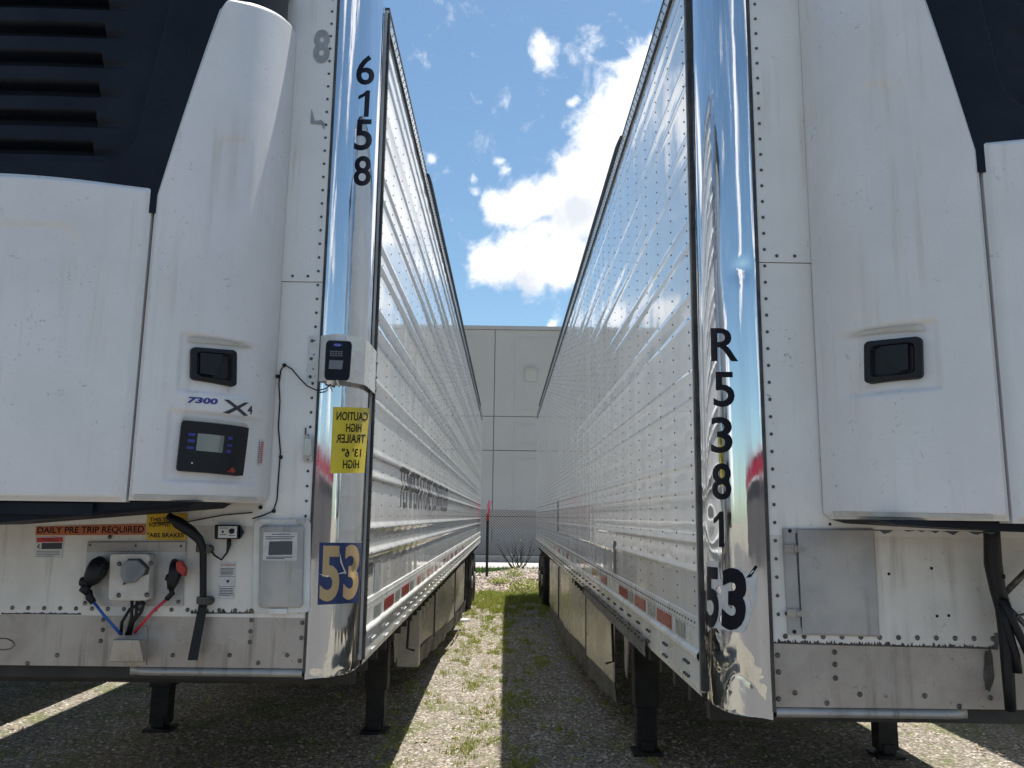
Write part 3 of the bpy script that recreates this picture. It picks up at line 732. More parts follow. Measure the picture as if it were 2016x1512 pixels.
mb = MB(); mb.box((-1.05, 8.30, .28), (-.84, 8.325, 1.08)); mb.box((-.85, 8.30, .28), (-.835, 8.42, 1.08)); mb.build('skirt_end_panel', M['cream'], rootL, bevel=.008)
# battered guard strip low on the right trailer
mb = MB()
def guard(i, j):
    v = 4.08-2.68+i*3.15; return TR.W(-.022-.006*abs(noise.noise(Vector((v*4, j*3, 2)))), v, 1.085+j*.088+.006*noise.noise(Vector((v*5, 1, 1))))
mb.grid(guard, 70, 5); mb.cur = 1
for k in range(28): mb.dome(guard((k+.5)/28, .8)+Vector((-.002, 0, 0)), (-1, 0, 0), .008, .012, 6)
mb.build('guard_strip', [M['rubber'], M['seal']], rootR, fixn=False)
mb = MB(); mb.box((.70, 11.9, 1.10), (.715, 12.02, 1.16)); mb.build('marker_lamp', M['amberlens'], rootR)

# ------------------------------------------------------------------ lettering on the chrome corners
def capdecal(T, root, txt, box, m, name='number_decal', bold=.012, off=.0018):
    mb = MB(); put_text(mb, txt, T.capquad(box, off), bold, .12); mb.build(name, M[m], root, fixn=False)
def bx(x0, y0, x1, y1, sk=0): return [(x0+sk, y0), (x1+sk, y0), (x1, y1), (x0, y1)]
for t, b in (('6', bx(701, 109, 736, 167, 2)), ('1', bx(704, 178, 725, 230, 3)), ('5', bx(697, 235, 731, 296, 3)), ('8', bx(696, 307, 729, 366, 2))): capdecal(TL, rootL, t, b, 'ink')
for t, b in (('R', bx(1401, 646, 1453, 711, -1)), ('5', bx(1406, 732, 1446, 801, -1)), ('3', bx(1401, 821, 1442, 892, -1)), ('8', bx(1403, 912, 1440, 984, -1)), ('1', bx(1404, 1007, 1425, 1077, -1))): capdecal(TR, rootR, t, b, 'ink')
# yellow mirrored sticker
f = TL.capquad([(656, 801), (727, 803), (717, 931), (650, 932)], .0012); f2 = TL.capquad([(656, 801), (727, 803), (717, 931), (650, 932)], .0022)
mb = MB(); mb.grid(f, 16, 16); st = mb.build('caution_sticker', M['yellow'], rootL, fixn=False, label='yellow caution sticker with mirrored black letters')
mb = MB()
def sub(g, u0, v0, u1, v1): return lambda u, v: g(u0+(u1-u0)*u, v0+(v1-v0)*v)
for t, r in (('CAUTION', (.10, .80, .97, .93)), ('HIGH', (.38, .625, .82, .755)), ('TRAILER', (.12, .46, .95, .59)), ("13' 6\"", (.30, .245, .86, .375)), ('HIGH', (.35, .07, .82, .20))):
    put_text(mb, t, sub(f2, *r), .018, .15, mirror=True)
mb.build('caution_lettering', M['ink'], st, fixn=False)
# navy 53
B53 = [(629, 1068), (712, 1069), (705, 1187), (625, 1191)]
mb = MB(); mb.grid(TL.capquad(B53, .0012), 16, 16); st = mb.build('length_sticker', M['navy'], rootL, fixn=False, label='navy sticker reading 53 in tan numerals, torn across')
mb = MB(); g = TL.capquad(B53, .0022); put_text(mb, '5', sub(g, .04, .05, .50, .95), .03, .12); put_text(mb, '3', sub(g, .60, .06, .97, .97), .03, .12); mb.build('length_numerals', M['gold'], st, fixn=False)
mb = MB()
g = TL.capquad(B53, .003)
for pts in (((.0, .50), (.2, .47), (.45, .52), (.63, .53), (.62, .50), (.4, .485), (.2, .44)), ((.47, .86), (.55, .66), (.64, .52), (.62, .50), (.50, .68)), ((.62, .53), (.95, .50), (.93, .48), (.62, .49))): mb.add([g(*q) for q in pts], [tuple(range(len(pts)))])
mb.build('torn_crease', M['chrome'], st, fixn=False)
# torn white 53' on the right corner
B = [(1391, 1104), (1492, 1113), (1486, 1246), (1392, 1243)]
g = TR.capquad(B, .0015); g2 = TR.capquad(B, .0028)
poly = [(0, .0), (.15, .06), (.3, .04), (.75, -.02), (.86, .14), (1.0, .50), (1.0, .88), (.96, 1.0), (.85, .9), (.78, .86), (.6, .95), (.35, .90), (.3, .72), (.24, 1.0), (.0, 1.0)]
bm = MB()
cells = 26
def inside(x, y):
    c = False
    for i in range(len(poly)):
        (x1, y1), (x2, y2) = poly[i], poly[i-1]
        if (y1 > y) != (y2 > y) and x < (x2-x1)*(y-y1)/(y2-y1)+x1: c = not c
    return c
k = 60
for i in range(k):
    for j in range(k):
        if inside((i+.5)/k, (j+.5)/k) and noise.noise(Vector((i*.09, j*.09, 4.4))) > -.36:
            bm.add([g(i/k, j/k), g((i+1)/k, j/k), g((i+1)/k, (j+1)/k), g(i/k, (j+1)/k)], [(0, 1, 2, 3)])
st = bm.build('length_sticker', M['paper'], rootR, fixn=False, label="torn white sticker reading 53' in black numerals")
mb = MB(); put_text(mb, '5', sub(g2, -.02, .05, .26, .92), .03, .12); put_text(mb, '3', sub(g2, .32, .03, .80, .93), .045, .12); mb.add([g2(*q) for q in ((.78, .80), (.88, .82), (1.0, .98), (.95, 1.0))], [(0, 1, 2, 3)])
mb.build('length_numerals', M['ink'], st, fixn=False)
# worn ghost numerals on the left front wall
def wallquad(T, pts, off=.006): return quad(*[T.front(x, y, off) for x, y in pts])
mb = MB(); put_text(mb, '8', wallquad(TL, bx(616, 58, 648, 124, 2)), .035); mb.build('ghost_numeral', M['worn'], rootL, fixn=False)
mb = MB(); q = [(613, 213), (620, 238), (632, 236), (640, 243), (638, 256), (633, 245), (611, 243)]; mb.add([TL.front(x, y, .006) for x, y in q], [tuple(range(len(q)))]); mb.build('ghost_numeral', M['worn'], rootL, fixn=False)

# side lettering on the left trailer
def sidequad(T, v0, v1, z0, z1, off=.0022): return lambda u, v: T.sidep(v0+(v1-v0)*u, z0+(z1-z0)*v, off)
va, vb = TL.side(786, 960).y-TL.Yf, TL.side(881, 980).y-TL.Yf
vm = va+(vb-va)*.53
for wd, a, b in (('TEMPERATURE', 0, .515), ('CONTROLLED', .55, 1)):
    mb = MB(); put_text(mb, wd, sidequad(TL, va+(vb-va)*a, va+(vb-va)*b, 1.79, 2.02), .0, .03); mb.build('side_lettering', M['greyink'], rootL, fixn=False)
# rust-brown patch stickers near the left front of the side
for (x0, x1, z0, z1, m) in ((736, 749, 1.36, 1.53, 'gold'), (723, 733, 1.49, 1.54, 'greyink')):
    a, b = TL.side(x0, 1150).y-TL.Yf, TL.side(x1, 1150).y-TL.Yf
    mb = MB(); mb.grid(sidequad(TL, a, b, max(z0, 1.395), z1, .002), 2, 4); mb.build('side_sticker', M['worn'] if m == 'gold' else M[m], rootL, fixn=False)
# right side: marks
for (x0, x1, z0, z1) in ((1213, 1209, 1.36, 1.60), (1099, 1097, 1.56, 1.98)):
    a, b = TR.side(x0, 1150).y-TR.Yf, TR.side(x1, 1150).y-TR.Yf
    mb = MB(); mb.grid(sidequad(TR, a, b, max(z0, 1.395), z1, .003), 2, 6); mb.build('side_seam_tape', M['greyink'], rootR, fixn=False)

# ------------------------------------------------------------------ details on the left trailer
F = TL.front
def slab(T, root, name, px, m, d0=.003, d1=.008, bevel=0, label=None):
    mb = MB(); a = [T.front(x, y, d0) for x, y in px]; mb.prism(a, (0, -(d1-d0), 0)); return mb.build(name, M[m], root, bevel=bevel, label=label)
def rslab(T, root, name, x0, y0, x1, y1, m, d0, d1, r=.12, sk=0., bevel=0, label=None):
    q = quad(T.front(x0+sk, y0, d0), T.front(x1+sk, y0, d0), T.front(x1, y1, d0), T.front(x0, y1, d0))
    w = abs(x1-x0); h = abs(y1-y0); rr = r*min(w, h); pts = [q(.5+x/w, .5+y/h) for x, y in rrect(w/2, h/2, rr)]
    mb = MB(); mb.prism(pts, (0, -(d1-d0), 0)); return mb.build(name, M[m], root, bevel=bevel, label=label)
# registration holder
rb = rslab(TL, rootL, 'document_box', 499, 1022, 611, 1206, 'rail', .002, .014, .1, 2, .004, 'grey-white metal document box with paper label')
q1 = rslab(TL, rb, 'box_lid', 510, 1034, 597, 1196, 'plate', .014, .030, .1, 3, .008)
rslab(TL, rb, 'hinge', 585, 1021, 602, 1030, 'plate', .014, .022, .2); rslab(TL, rb, 'hinge', 512, 1022, 535, 1030, 'rail', .014, .020, .2); rslab(TL, rb, 'latch', 528, 1198, 566, 1208, 'rail', .014, .024, .2)
slab(TL, rb, 'paper_label', [(519, 1048), (586, 1048), (584, 1104), (517, 1103)], 'paper', .030, .0308)
mb = MB(); mb.prism([F(x, y, .0309) for x, y in ((530, 1066), (576, 1065), (575, 1092), (528, 1093))], (0, -.0005, 0))
for k, (yy, a, b_) in enumerate(((1052, 535, 572), (1057, 523, 580), (1061, 523, 575), (1097, 524, 575), (1100, 524, 560))): mb.prism([F(x, y, .0309) for x, y in ((a, yy-1), (b_, yy-1), (b_, yy+.6), (a, yy+.6))], (0, -.0005, 0))
mb.build('label_print', M['greyink'], rb)
# connector plate
cp = slab(TL, rootL, 'connector_plate', [(173, 1066), (368, 1066), (361, 1193), (163, 1193)], 'plate', .002, .006, .001)
slab(TL, cp, 'plate_fold', [(173, 1067), (367, 1066), (366, 1085), (172, 1087)], 'alum', .006, .012, .002)
mb = MB()
for p in ((178, 1073), (268, 1074), (357, 1075), (167, 1187), (351, 1185), (216, 1057)): mb.dome(F(*p, .008), (0, -1, 0), .008, .006, 10)
mb.build('plate_bolts', M['bolt'], cp)
so = rslab(TL, rootL, 'electrical_socket', 225, 1089, 303, 1180, 'cream', .006, .055, .1, 3, .004, 'cream seven-way socket plate with grey flap')
mb = MB()
for p in ((235, 1110), (297, 1109), (234, 1172), (289, 1171), (283, 1123)): mb.dome(F(*p, .0548), (0, -1, 0), .0085, .006, 10); mb.cyl(F(*p, .0545), F(*p, .058), .009, 12)
mb.build('socket_bolts', M['bolt'], so)
mb = MB(); mb.prism([F(x, y, .056) for x, y in ((242, 1112), (255, 1102), (275, 1102), (291, 1117), (288, 1128), (267, 1147), (247, 1147), (241, 1130))], (0, -.02, 0)); mb.build('socket_flap', M['grey'], so, bevel=.004)
mb = MB(); mb.prism([F(x, y, .056) for x, y in ((252, 1100), (277, 1100), (295, 1117), (292, 1130), (242, 1152), (244, 1146), (288, 1126), (290, 1117), (275, 1103), (254, 1103))], (0, -.004, 0)); mb.build('flap_rim', M['seal'], so)
# gladhands
def P(x, y, d=.03): return F(x, y, d)
mb = MB(); mb.tube([P(196, 1104, .02), P(195, 1112, .05), P(190, 1125, .06), P(182, 1138, .055), P(176, 1146, .04)], [.020, .036, .038, .032, .02], 12)
mb.tube([P(176, 1146, .05), P(160, 1145, .05)], [.019, .018], 12); mb.tube([P(172, 1152, .05), P(166, 1160, .05), P(175, 1168, .045)], [.018, .020, .014], 10); mb.tube([P(175, 1163, .045), P(176, 1176, .04), P(184, 1186, .04)], [.013, .015, .012], 10)
mb.dome(P(202, 1112, .085), (0, -1, 0), .006, .004, 8); mb.dome(P(205, 1124, .085), (0, -1, 0), .006, .004, 8); mb.build('gladhand', M['dark'], rootL, label='black gladhand fitting with blue air hose')
mb = MB(); mb.tube([P(184, 1185, .04), P(205, 1212, .045), P(237, 1248, .04)], .0055, 8); mb.build('air_hose', M['blueh'], rootL, label='blue air hose')
mb = MB(); mb.tube([P(343, 1106, .02), P(346, 1114, .04), P(346, 1128, .05), P(340, 1145, .05), P(336, 1160, .045)], [.014, .024, .026, .022, .013], 12); mb.tube([P(340, 1140, .05), P(328, 1136, .05)], [.014, .013], 10)
mb.tube([P(336, 1155, .045), P(339, 1168, .04), P(328, 1180, .04)], [.009, .011, .010], 10); gh = mb.build('gladhand', M['dark'], rootL, label='black gladhand fitting with red cap and red air hose')
mb = MB(); mb.prism([P(x, y, .075) for x, y in ((345, 1106), (356, 1103), (358, 1110), (365, 1118), (363, 1136), (356, 1132), (346, 1124))], (0, .03, 0)); mb.build('gladhand_cap', M['redp'], gh, bevel=.006)
mb = MB(); mb.tube([P(328, 1180, .04), P(300, 1205, .045), P(264, 1246, .04)], .0055, 8); mb.build('air_hose', M['redh'], rootL, label='red air hose')
mb = MB()
for pts in (((260, 1182), (259, 1215), (250, 1250)), ((282, 1184), (255, 1200), (240, 1225), (238, 1250)), ((284, 1186), (278, 1205), (262, 1225), (256, 1250)), ((270, 1184), (268, 1210), (248, 1250))): mb.tube([P(x, y, .04-.004*i) for i, (x, y) in enumerate(pts)], .0062, 8)
mb.build('cable_bundle', M['dark'], rootL)
# bracket box
mb = MB(); mb.hexa([P(215, 1303, .0), P(283, 1303, .0), P(283, 1303, .09), P(215, 1303, .09), P(224, 1258, .0), P(290, 1258, .0), P(274, 1260, .10), P(223, 1260, .10)])
mb.build('hose_bracket', M['alum'], rootL, bevel=.003); slab(TL, rootL, 'bracket_back', [(214, 1236), (290, 1233), (288, 1310), (214, 1310)], 'alum', .001, .005, .001)
# yellow and orange stickers
st = slab(TL, rootL, 'inspection_sticker', [(71, 1037), (287, 1031), (286, 1053), (70, 1054)], 'orange', .002, .0028, label='orange strip reading DAILY PRE TRIP REQUIRED')
mb = MB(); put_text(mb, 'DAILY PRE TRIP REQUIRED', wallquad(TL, [(74, 1038), (284, 1035), (283, 1051), (73, 1052)], .0032), .02); mb.build('sticker_lettering', M['ink'], st, fixn=False)
st = slab(TL, rootL, 'brake_sticker', [(290, 1012), (369, 1010), (367, 1064), (288, 1063)], 'amber', .003, .0038, label='yellow sticker mentioning ABS BRAKES')
mb = MB()
for t, b_ in (('THIS TRAILER', (295, 1019, 362, 1027)), ('EQUIPPED WITH', (294, 1029, 362, 1038)), ('"ABS BRAKES"', (290, 1049, 366, 1058))): mb = MB(); put_text(mb, t, wallquad(TL, bx(*b_), .0042), .022); mb.build('sticker_lettering', M['ink'], st, fixn=False)
st = slab(TL, rootL, 'warning_label', [(70, 1057), (126, 1056), (122, 1099), (68, 1099)], 'paper', .002, .0026)
mb = MB(); q = wallquad(TL, [(71, 1058), (125, 1057), (121, 1098), (69, 1098)], .003); mb.add([q(0.02, .75), q(.99, .75), q(.99, .99), q(.02, .99)], [(0, 1, 2, 3)]); mb.cur = 1
mb.add([q(.22, .42), q(.98, .42), q(.98, .72), q(.22, .72)], [(0, 1, 2, 3)]); put_text(mb, 'WARNING', lambda u, v: q(.2+.6*u, .81+.13*v)+Vector((0, -.0003, 0)), .01)
for k in range(4): mb.add([q(.04, .30-.08*k), q(.92-.2*(k == 3), .30-.08*k), q(.92-.2*(k == 3), .325-.08*k), q(.04, .325-.08*k)], [(0, 1, 2, 3)])
mb.tube([q(.07, .5), q(.1, .6), q(.15, .66)], .0018, 5); mb.tube([q(.14, .46), q(.1, .57)], .0018, 5)
mb.build('label_print', [M['red'], M['blackt']], st, fixn=False)
st = slab(TL, rootL, 'attention_label', [(433, 1107), (465, 1107), (461, 1179), (429, 1179)], 'paper', .002, .0026)
mb = MB(); q = wallquad(TL, [(433, 1107), (465, 1107), (461, 1179), (429, 1179)], .003); put_text(mb, 'ATTENTION', lambda u, v: q(.06+.88*u, .89+.06*v), .015); mb.cur = 1
for k in range(6): mb.add([q(.06, .82-.035*k), q(.94-.1*(k % 2), .82-.035*k), q(.94-.1*(k % 2), .835-.035*k), q(.06, .835-.035*k)], [(0, 1, 2, 3)])
for k in range(5): mb.add([q(.06, .27-.045*k), q(.9-.2*(k == 4), .27-.045*k), q(.9-.2*(k == 4), .29-.045*k), q(.06, .29-.045*k)], [(0, 1, 2, 3)])
for z0 in (.60, .33, .10): mb.add([q(0, z0), q(1, z0), q(1, z0+.012), q(0, z0+.012)], [(0, 1, 2, 3)])
mb.dome(q(.55, .48), (0, -1, 0), .006, .0005, 8)
mb.build('label_print', [M['red'], M['blackt']], st, fixn=False)
for T_, u_, Lq in ((TL, uL, ((( 372, 664), (476, 676), (500, 687), (368, 673)), ((362, 820), (484, 834), (490, 841), (358, 827)))), (TR, uR, (((1700, 652), (1816, 640), (1822, 650), (1668, 664)),))):
    for qd in Lq:
        mb = MB(); mb.grid(T_.doorquad(list(qd), .0012), 12, 2); mb.build('settled_dust', M['tan'], u_, fixn=False)
# vertical warning strip by the controller, on the door
g = TL.doorquad([(512, 866), (519, 866), (515, 914), (508, 914)], .002); mb = MB(); mb.grid(g, 2, 4); st = mb.build('red_notice', M['paper'], uL, fixn=False)
mb = MB(); g = TL.doorquad([(512, 866), (519, 866), (515, 914), (508, 914)], .003)
for k in range(10): mb.add([g(.15, .05+.09*k), g(.85, .05+.09*k), g(.85, .11+.09*k), g(.15, .11+.09*k)], [(0, 1, 2, 3)])
mb.build('notice_print', M['red'], uL, fixn=False)
# small toggle box
tb = rslab(TL, rootL, 'switch_box', 427, 1033, 474, 1061, 'dark', .002, .03, .1, 0, .003, 'small black switch box with white face'); mb = MB(); mb.hexa([F(474, 1060, .002), F(481, 1048, .002), F(481, 1048, .02), F(474, 1060, .028), F(474, 1034, .002), F(480, 1046, .002), F(480, 1046, .02), F(474, 1034, .028)]); mb.build('box_flange', M['dark'], tb)
slab(TL, tb, 'face_label', [(430, 1036), (467, 1036), (466, 1059), (429, 1059)], 'paper', .030, .0306)
mb = MB(); mb.cyl(F(456, 1046, .03), F(456, 1046, .038), .010, 14); mb.cyl(F(439, 1047, .03), F(439, 1047, .0315), .005, 10)
for a, b_, y in ((432, 448, 1039), (433, 446, 1052), (450, 463, 1054)): mb.prism([F(x, yy, .0307) for x, yy in ((a, y), (b_, y), (b_, y+1.2), (a, y+1.2))], (0, -.0004, 0))
mb.build('face_knob', M['dark'], tb)
# cables
mb = MB(); mb.tube([F(x, y, d) for x, y, d in ((451, 1061, .02), (451, 1072, .02), (447, 1088, .018), (436, 1102, .015), (422, 1093, .02), (412, 1078, .03))], [.008, .009, .004, .004, .004, .004], 8); mb.build('switch_cable', M['dark'], rootL)
mb = MB(); mb.tube([F(x, y, d) for x, y, d in ((330, 1014, .08), (352, 1030, .07), (376, 1046, .06), (392, 1062, .05), (400, 1080, .04), (400, 1120, .03), (400, 1160, .03), (400, 1195, .03))], [.012, .022, .021, .017, .0135, .0125, .0125, .0125], 10)
mb.hexa([F(369, 1300, .05), F(389, 1300, .05), F(389, 1300, .055), F(369, 1300, .055), F(391, 1190, .03), F(409, 1190, .03), F(409, 1190, .036), F(391, 1190, .036)])
cb = mb.build('drain_hose', M['dark'], rootL)
for x, y in ((413, 1080), (414, 1181)):
    mb = MB(); mb.prism([F(a, b_, .004) for a, b_ in ((x-20, y-8), (x+4, y-8), (x+9, y-3), (x+9, y+4), (x+4, y+9), (x-20, y+6))], (0, -.04, 0)); mb.build('hose_clamp', M['seal'], cb, bevel=.002)
mb = MB(); path = [(497, 1021, .03), (520, 1014, .008), (538, 1006, .008), (545, 985, .006), (549, 930, .006), (552, 890, .006), (548, 840, .006), (551, 790, .006), (549, 755, .006), (553, 728, .008), (561, 718, .01), (575, 727, .012), (590, 745, .015), (605, 760, .02), (625, 769, .025), (642, 765, .04), (651, 757, .06)]
mb.tube([F(*q) for q in path], .0028, 6); mb.tube([F(300, 1030, .02), F(370, 1027, .01), F(440, 1014, .01), F(497, 1009, .01)], .0025, 6)
wr = mb.build('sensor_wire', M['dark'], rootL)
for x, y in ((560, 719), (547, 741), (553, 900), (539, 1006), (513, 999)): mb = MB(); mb.dome(F(x, y, .002), (0, -1, 0), .0085, .016, 8); mb.build('wire_clip', M['dark'], wr)
# marker lamp on left wall
lp = rslab(TL, rootL, 'marker_lamp', 598, 856, 615, 910, 'cream', .003, .012, .3, 2, .002, 'clear marker lamp in a cream base'); rslab(TL, lp, 'lamp_lens', 599, 864, 613, 898, 'lens', .012, .026, .3, 1, .003)
mb = MB(); 
for p in ((607, 857), (606, 905)): mb.dome(F(*p, .0125), (0, -1, 0), .004, .003, 8)
mb.box(F(600, 857, .004), F(603, 842, .008)); mb.build('lamp_screws', M['bolt'], lp)
# bracket and keypad across the chrome corner
mb = MB()
q0 = [F(605, 662, .004), F(640, 662, .004)]; zt0, zb0 = F(625, 662).z, F(615, 752).z
def brk(i, j):
    # from wall over the corner to the side, standing proud of the cap
    stops = [(.185, -.004), (.155, -.004), (.150, -.075), (.145, -.085), (.02, -.085), (.0, -.075), (-.012, .0), (-.014, .30), (-.014, .33)]
    t = i*(len(stops)-1); k = min(int(t), len(stops)-2); a = t-k; u = stops[k][0]*(1-a)+stops[k+1][0]*a; v = stops[k][1]*(1-a)+stops[k+1][1]*a
    return TL.W(u+.02, v, zb0+(zt0-zb0)*j)
pth = [(.205, -.005), (.160, -.005), (.150, -.018), (.088, -.052), (.070, -.052), (.048, -.040), (-.012, .055), (-.018, .085), (-.018, .32)]
def brk(i, j):
    t = i*(len(pth)-1); k = min(int(t), len(pth)-2); a = t-k
    return TL.W(pth[k][0]*(1-a)+pth[k+1][0]*a, pth[k][1]*(1-a)+pth[k+1][1]*a, zb0+(zt0-zb0)*j)
mb.grid(brk, 48, 1, False); mb.grid(lambda i, j: brk(i, j)+Vector((-.003, .004, 0)), 48, 1, False); mb.grid(lambda i, j: brk(i, 0)+Vector((-.003, .004, 0))*j, 48, 1, False); mb.grid(lambda i, j: brk(i, 1)+Vector((-.003, .004, 0))*j, 48, 1, False)
bk = mb.build('sensor_bracket', M['rail'], rootL, fixn=False, label='white bent bracket wrapped over the chrome corner')
for z in (zt0-.02, (zt0+zb0)/2, zb0+.02): mb = MB(); mb.dome(TL.W(.193, -.006, z), (0, -1, 0), .007, .006, 10); mb.build('bolt', M['bolt'], bk)
for z in (zt0-.05, (zt0+zb0)/2-.02, zb0+.015): mb = MB(); mb.dome(TL.W(-.019, .30, z), (1, 0, 0), .007, .006, 10); mb.build('bolt', M['bolt'], bk)
kq = lambda d: quad(*[at(x, y, 1, TL.Yf-.052-d) for x, y in ((642, 669), (694, 671), (688, 750), (638, 748))])
mb = MB(); A = [kq(0)(.5+x, .5+y) for x, y in rrect(.5, .5, .14)]; Bp = [kq(.022)(.5+x*.96, .5+y*.97) for x, y in rrect(.5, .5, .14)]; n = len(A); mb.add(A+Bp, [(k, (k+1) % n, (k+1) % n+n, k+n) for k in range(n)]+[tuple(range(n, 2*n))[::-1], tuple(range(n))])
kp = mb.build('status_display', M['black'], rootL, label='black keypad display with blue oval badge'); 
mb = MB(); kk = kq(.0232); mb.add([kk(.45+.17*math.cos(a*.3927), .885+.042*math.sin(a*.3927)) for a in range(16)], [tuple(range(16))]); mb.build('badge', M['bluel'], kp, fixn=False)
mb = MB(); kk = kq(.0238); put_text(mb, 'Carrier', lambda u, v: kk(.34+.22*u, .865+.035*v), .01); mb.build('badge_lettering', M['paper'], kp, fixn=False)
mb = MB(); kk = kq(.0234)
for r in range(3):
    for c_ in range(5): mb.add([kk(.18+.1*c_, .70-.05*r), kk(.25+.1*c_, .70-.05*r), kk(.25+.1*c_, .73-.05*r), kk(.18+.1*c_, .73-.05*r)], [(0, 1, 2, 3)])
mb.add([kk(.15, .28), kk(.68, .28), kk(.70, .50), kk(.17, .50)], [(0, 1, 2, 3)]); mb.build('keypad_print', M['tracker'], kp, fixn=False)
mb = MB(); mb.tube([kk(.5, .0), kk(.5, -.12)+Vector((.005, .03, 0))], .004, 6); mb.build('plug', M['rail'], kp)
# controller in the left door
CP = [(357, 827), (486, 842), (474, 938), (346, 927)]
g0, g1, g2 = TL.doorquad(CP, -.02), TL.doorquad(CP, .012), TL.doorquad(CP, .0128)
ctr = [TL.doorquad(CP, o) for o in (.012,)][0]
mb = MB(); A = [g0(.5+x, .5+y) for x, y in rrect(.5, .5, .06)]; Bp = [g1(.5+x*.99, .5+y*.99) for x, y in rrect(.5, .5, .06)]; n = len(A); mb.add(A+Bp, [(k, (k+1) % n, (k+1) % n+n, k+n) for k in range(n)])
mb.grid(lambda i, j: g1(.5+(i-.5)*.985, .5+(j-.5)*.98), 16, 4, False)
mb.build('control_panel', M['dark'], uL, fixn=False)
mb = MB(); mb.grid(lambda i, j: g2(.22+.37*i, .42+.34*j), 6, 2, False); mb.build('display_screen', M['lcd'], uL, fixn=False)
mb = MB()
for (u, v, w, h) in ((.10, .70, .09, .05), (.10, .57, .09, .06), (.10, .44, .09, .05), (.65, .70, .07, .06), (.65, .56, .08, .04), (.65, .43, .07, .06)): mb.add([g2(u, v), g2(u+w, v), g2(u+w, v+h), g2(u, v+h)], [(0, 1, 2, 3)])
mb.build('panel_keys', M['bluet'], uL, fixn=False)
mb = MB(); mb.add([g2(.70, .055), g2(.82, .05), g2(.84, .09), g2(.80, .14), g2(.74, .13)], [(0, 1, 2, 3, 4)]); mb.cyl(g1(.78, .11), g1(.78, .11)+Vector((0.004, -.012, 0)), .007, 12); mb.build('stop_switch', M['redp'], uL, fixn=False)
mb = MB(); mb.dome(g2(.19, .17), (0.4, -1, 0), .0035, .003, 8); mb.build('indicator', M['paper'], uL)
mb = MB(); put_text(mb, '7300', TL.doorquad([(372, 781), (430, 785), (427, 797), (367, 793)], .0015), .05); mb.build('model_numerals', M['bluet'], uL, fixn=False)
mb = MB(); g = TL.doorquad([(440, 786), (490, 792), (488, 820), (438, 814)], .0015)
for pl in (((0, .98), (.18, 1), (1.0, .05), (.80, 0)), ((.80, .95), (1.0, .97), (.22, .02), (0, .06))): mb.grid(quad_uv := (lambda i, j, pl=pl: g(*(Vector(pl[0]).lerp(Vector(pl[3]), i).lerp(Vector(pl[1]).lerp(Vector(pl[2]), i), j)))), 10, 1)
put_text(mb, '4', TL.doorquad([(487, 798), (497, 799), (496, 816), (486, 815)], .0015), .02); mb.build('model_emblem', M['blackt'], uL, fixn=False)

# ------------------------------------------------------------------ details on the right trailer
hp = slab(TR, rootR, 'hatch_frame', [(1540, 1040), (1720, 1041), (1731, 1253), (1551, 1249)], 'plate', .002, .007, .001, 'blank grey hatch plate hinged at its edge')
slab(TR, hp, 'hatch_door', [(1569, 1043), (1718, 1043), (1729, 1251), (1579, 1247)], 'plate', .0075, .013, .002)
mb = MB(); mb.hexa([TR.front(x, y, d) for x, y, d in ((1577, 1236, .0075), (1580, 1236, .0075), (1580, 1236, .009), (1577, 1236, .009), (1566, 1050, .0075), (1569, 1050, .0075), (1569, 1050, .009), (1566, 1050, .009))]); mb.build('hatch_gap', M['seal'], hp)
for x, y in ((1562, 1081), (1567, 1208)):
    mb = MB(); mb.prism([TR.front(a, b_, .013) for a, b_ in ((x-18, y-8), (x-2, y-9), (x+20, y-4), (x+26, y), (x+20, y+4), (x-2, y+7), (x-18, y+6))], (0, -.004, 0)); mb.cyl(TR.front(x+5, y-8, .018), TR.front(x+5, y+8, .018), .005, 10); mb.build('hinge', M['alum'], hp)
for p in ((1555, 1045), (1564, 1244), (1549, 1208), (1548, 1081)): mb = MB(); mb.dome(TR.front(*p, .008), (0, -1, 0), .0065, .004, 10); mb.build('screw', M['dark'], hp)
for p in ((1634, 1032), (1750, 1130), (1834, 1119), (1868, 1212), (1845, 1213)): mb = MB(); mb.dome(TR.front(*p, .001), (0, -1, 0), .005, .002, 8); mb.build('plugged_hole', M['dark'], rootR)
def Q(x, y, d=.04): return TR.front(x, y, d)
mb = MB(); mb.tube([Q(x, y, d) for x, y, d in ((1951, 1025, .1), (1953, 1060, .09), (1955, 1110, .08), (1964, 1160, .07), (1976, 1200, .06), (1982, 1260, .06), (1985, 1330, .06), (1990, 1400, .06))], [.024, .024, .026, .023, .024, .022, .018, .016], 10)
mb.tube([Q(1972, 1190, .09), Q(1985, 1240, .09), Q(2000, 1290, .08), Q(2005, 1325, .08)], .012, 8); mb.tube([Q(1975, 1180, .1), Q(1990, 1215, .1), Q(2012, 1260, .1), Q(2030, 1300, .1)], .013, 8)
mb.build('drain_hose', M['dark'], rootR, label='thick black hose hanging below the unit')
mb = MB(); mb.tube([Q(1978, 1168, .05), Q(2050, 1095, .05)], .010, 4); mb.tube([Q(1984, 1195, .05), Q(2050, 1262, .05)], .010, 4); mb.tube([Q(1996, 1225, .06), Q(2004, 1212, .06), Q(2030, 1206, .06)], .004, 6); mb.build('hose_guard_bars', M['bolt'], rootR)
mb = MB()
for x, y in ((1963, 1067), (1976, 1135), (1999, 1234)): mb.box(Q(x, y, .09)-Vector((.006, 0, .006)), Q(x, y, .1)+Vector((.006, 0, .006)))
mb.build('hose_ties', M['dark'], rootR)

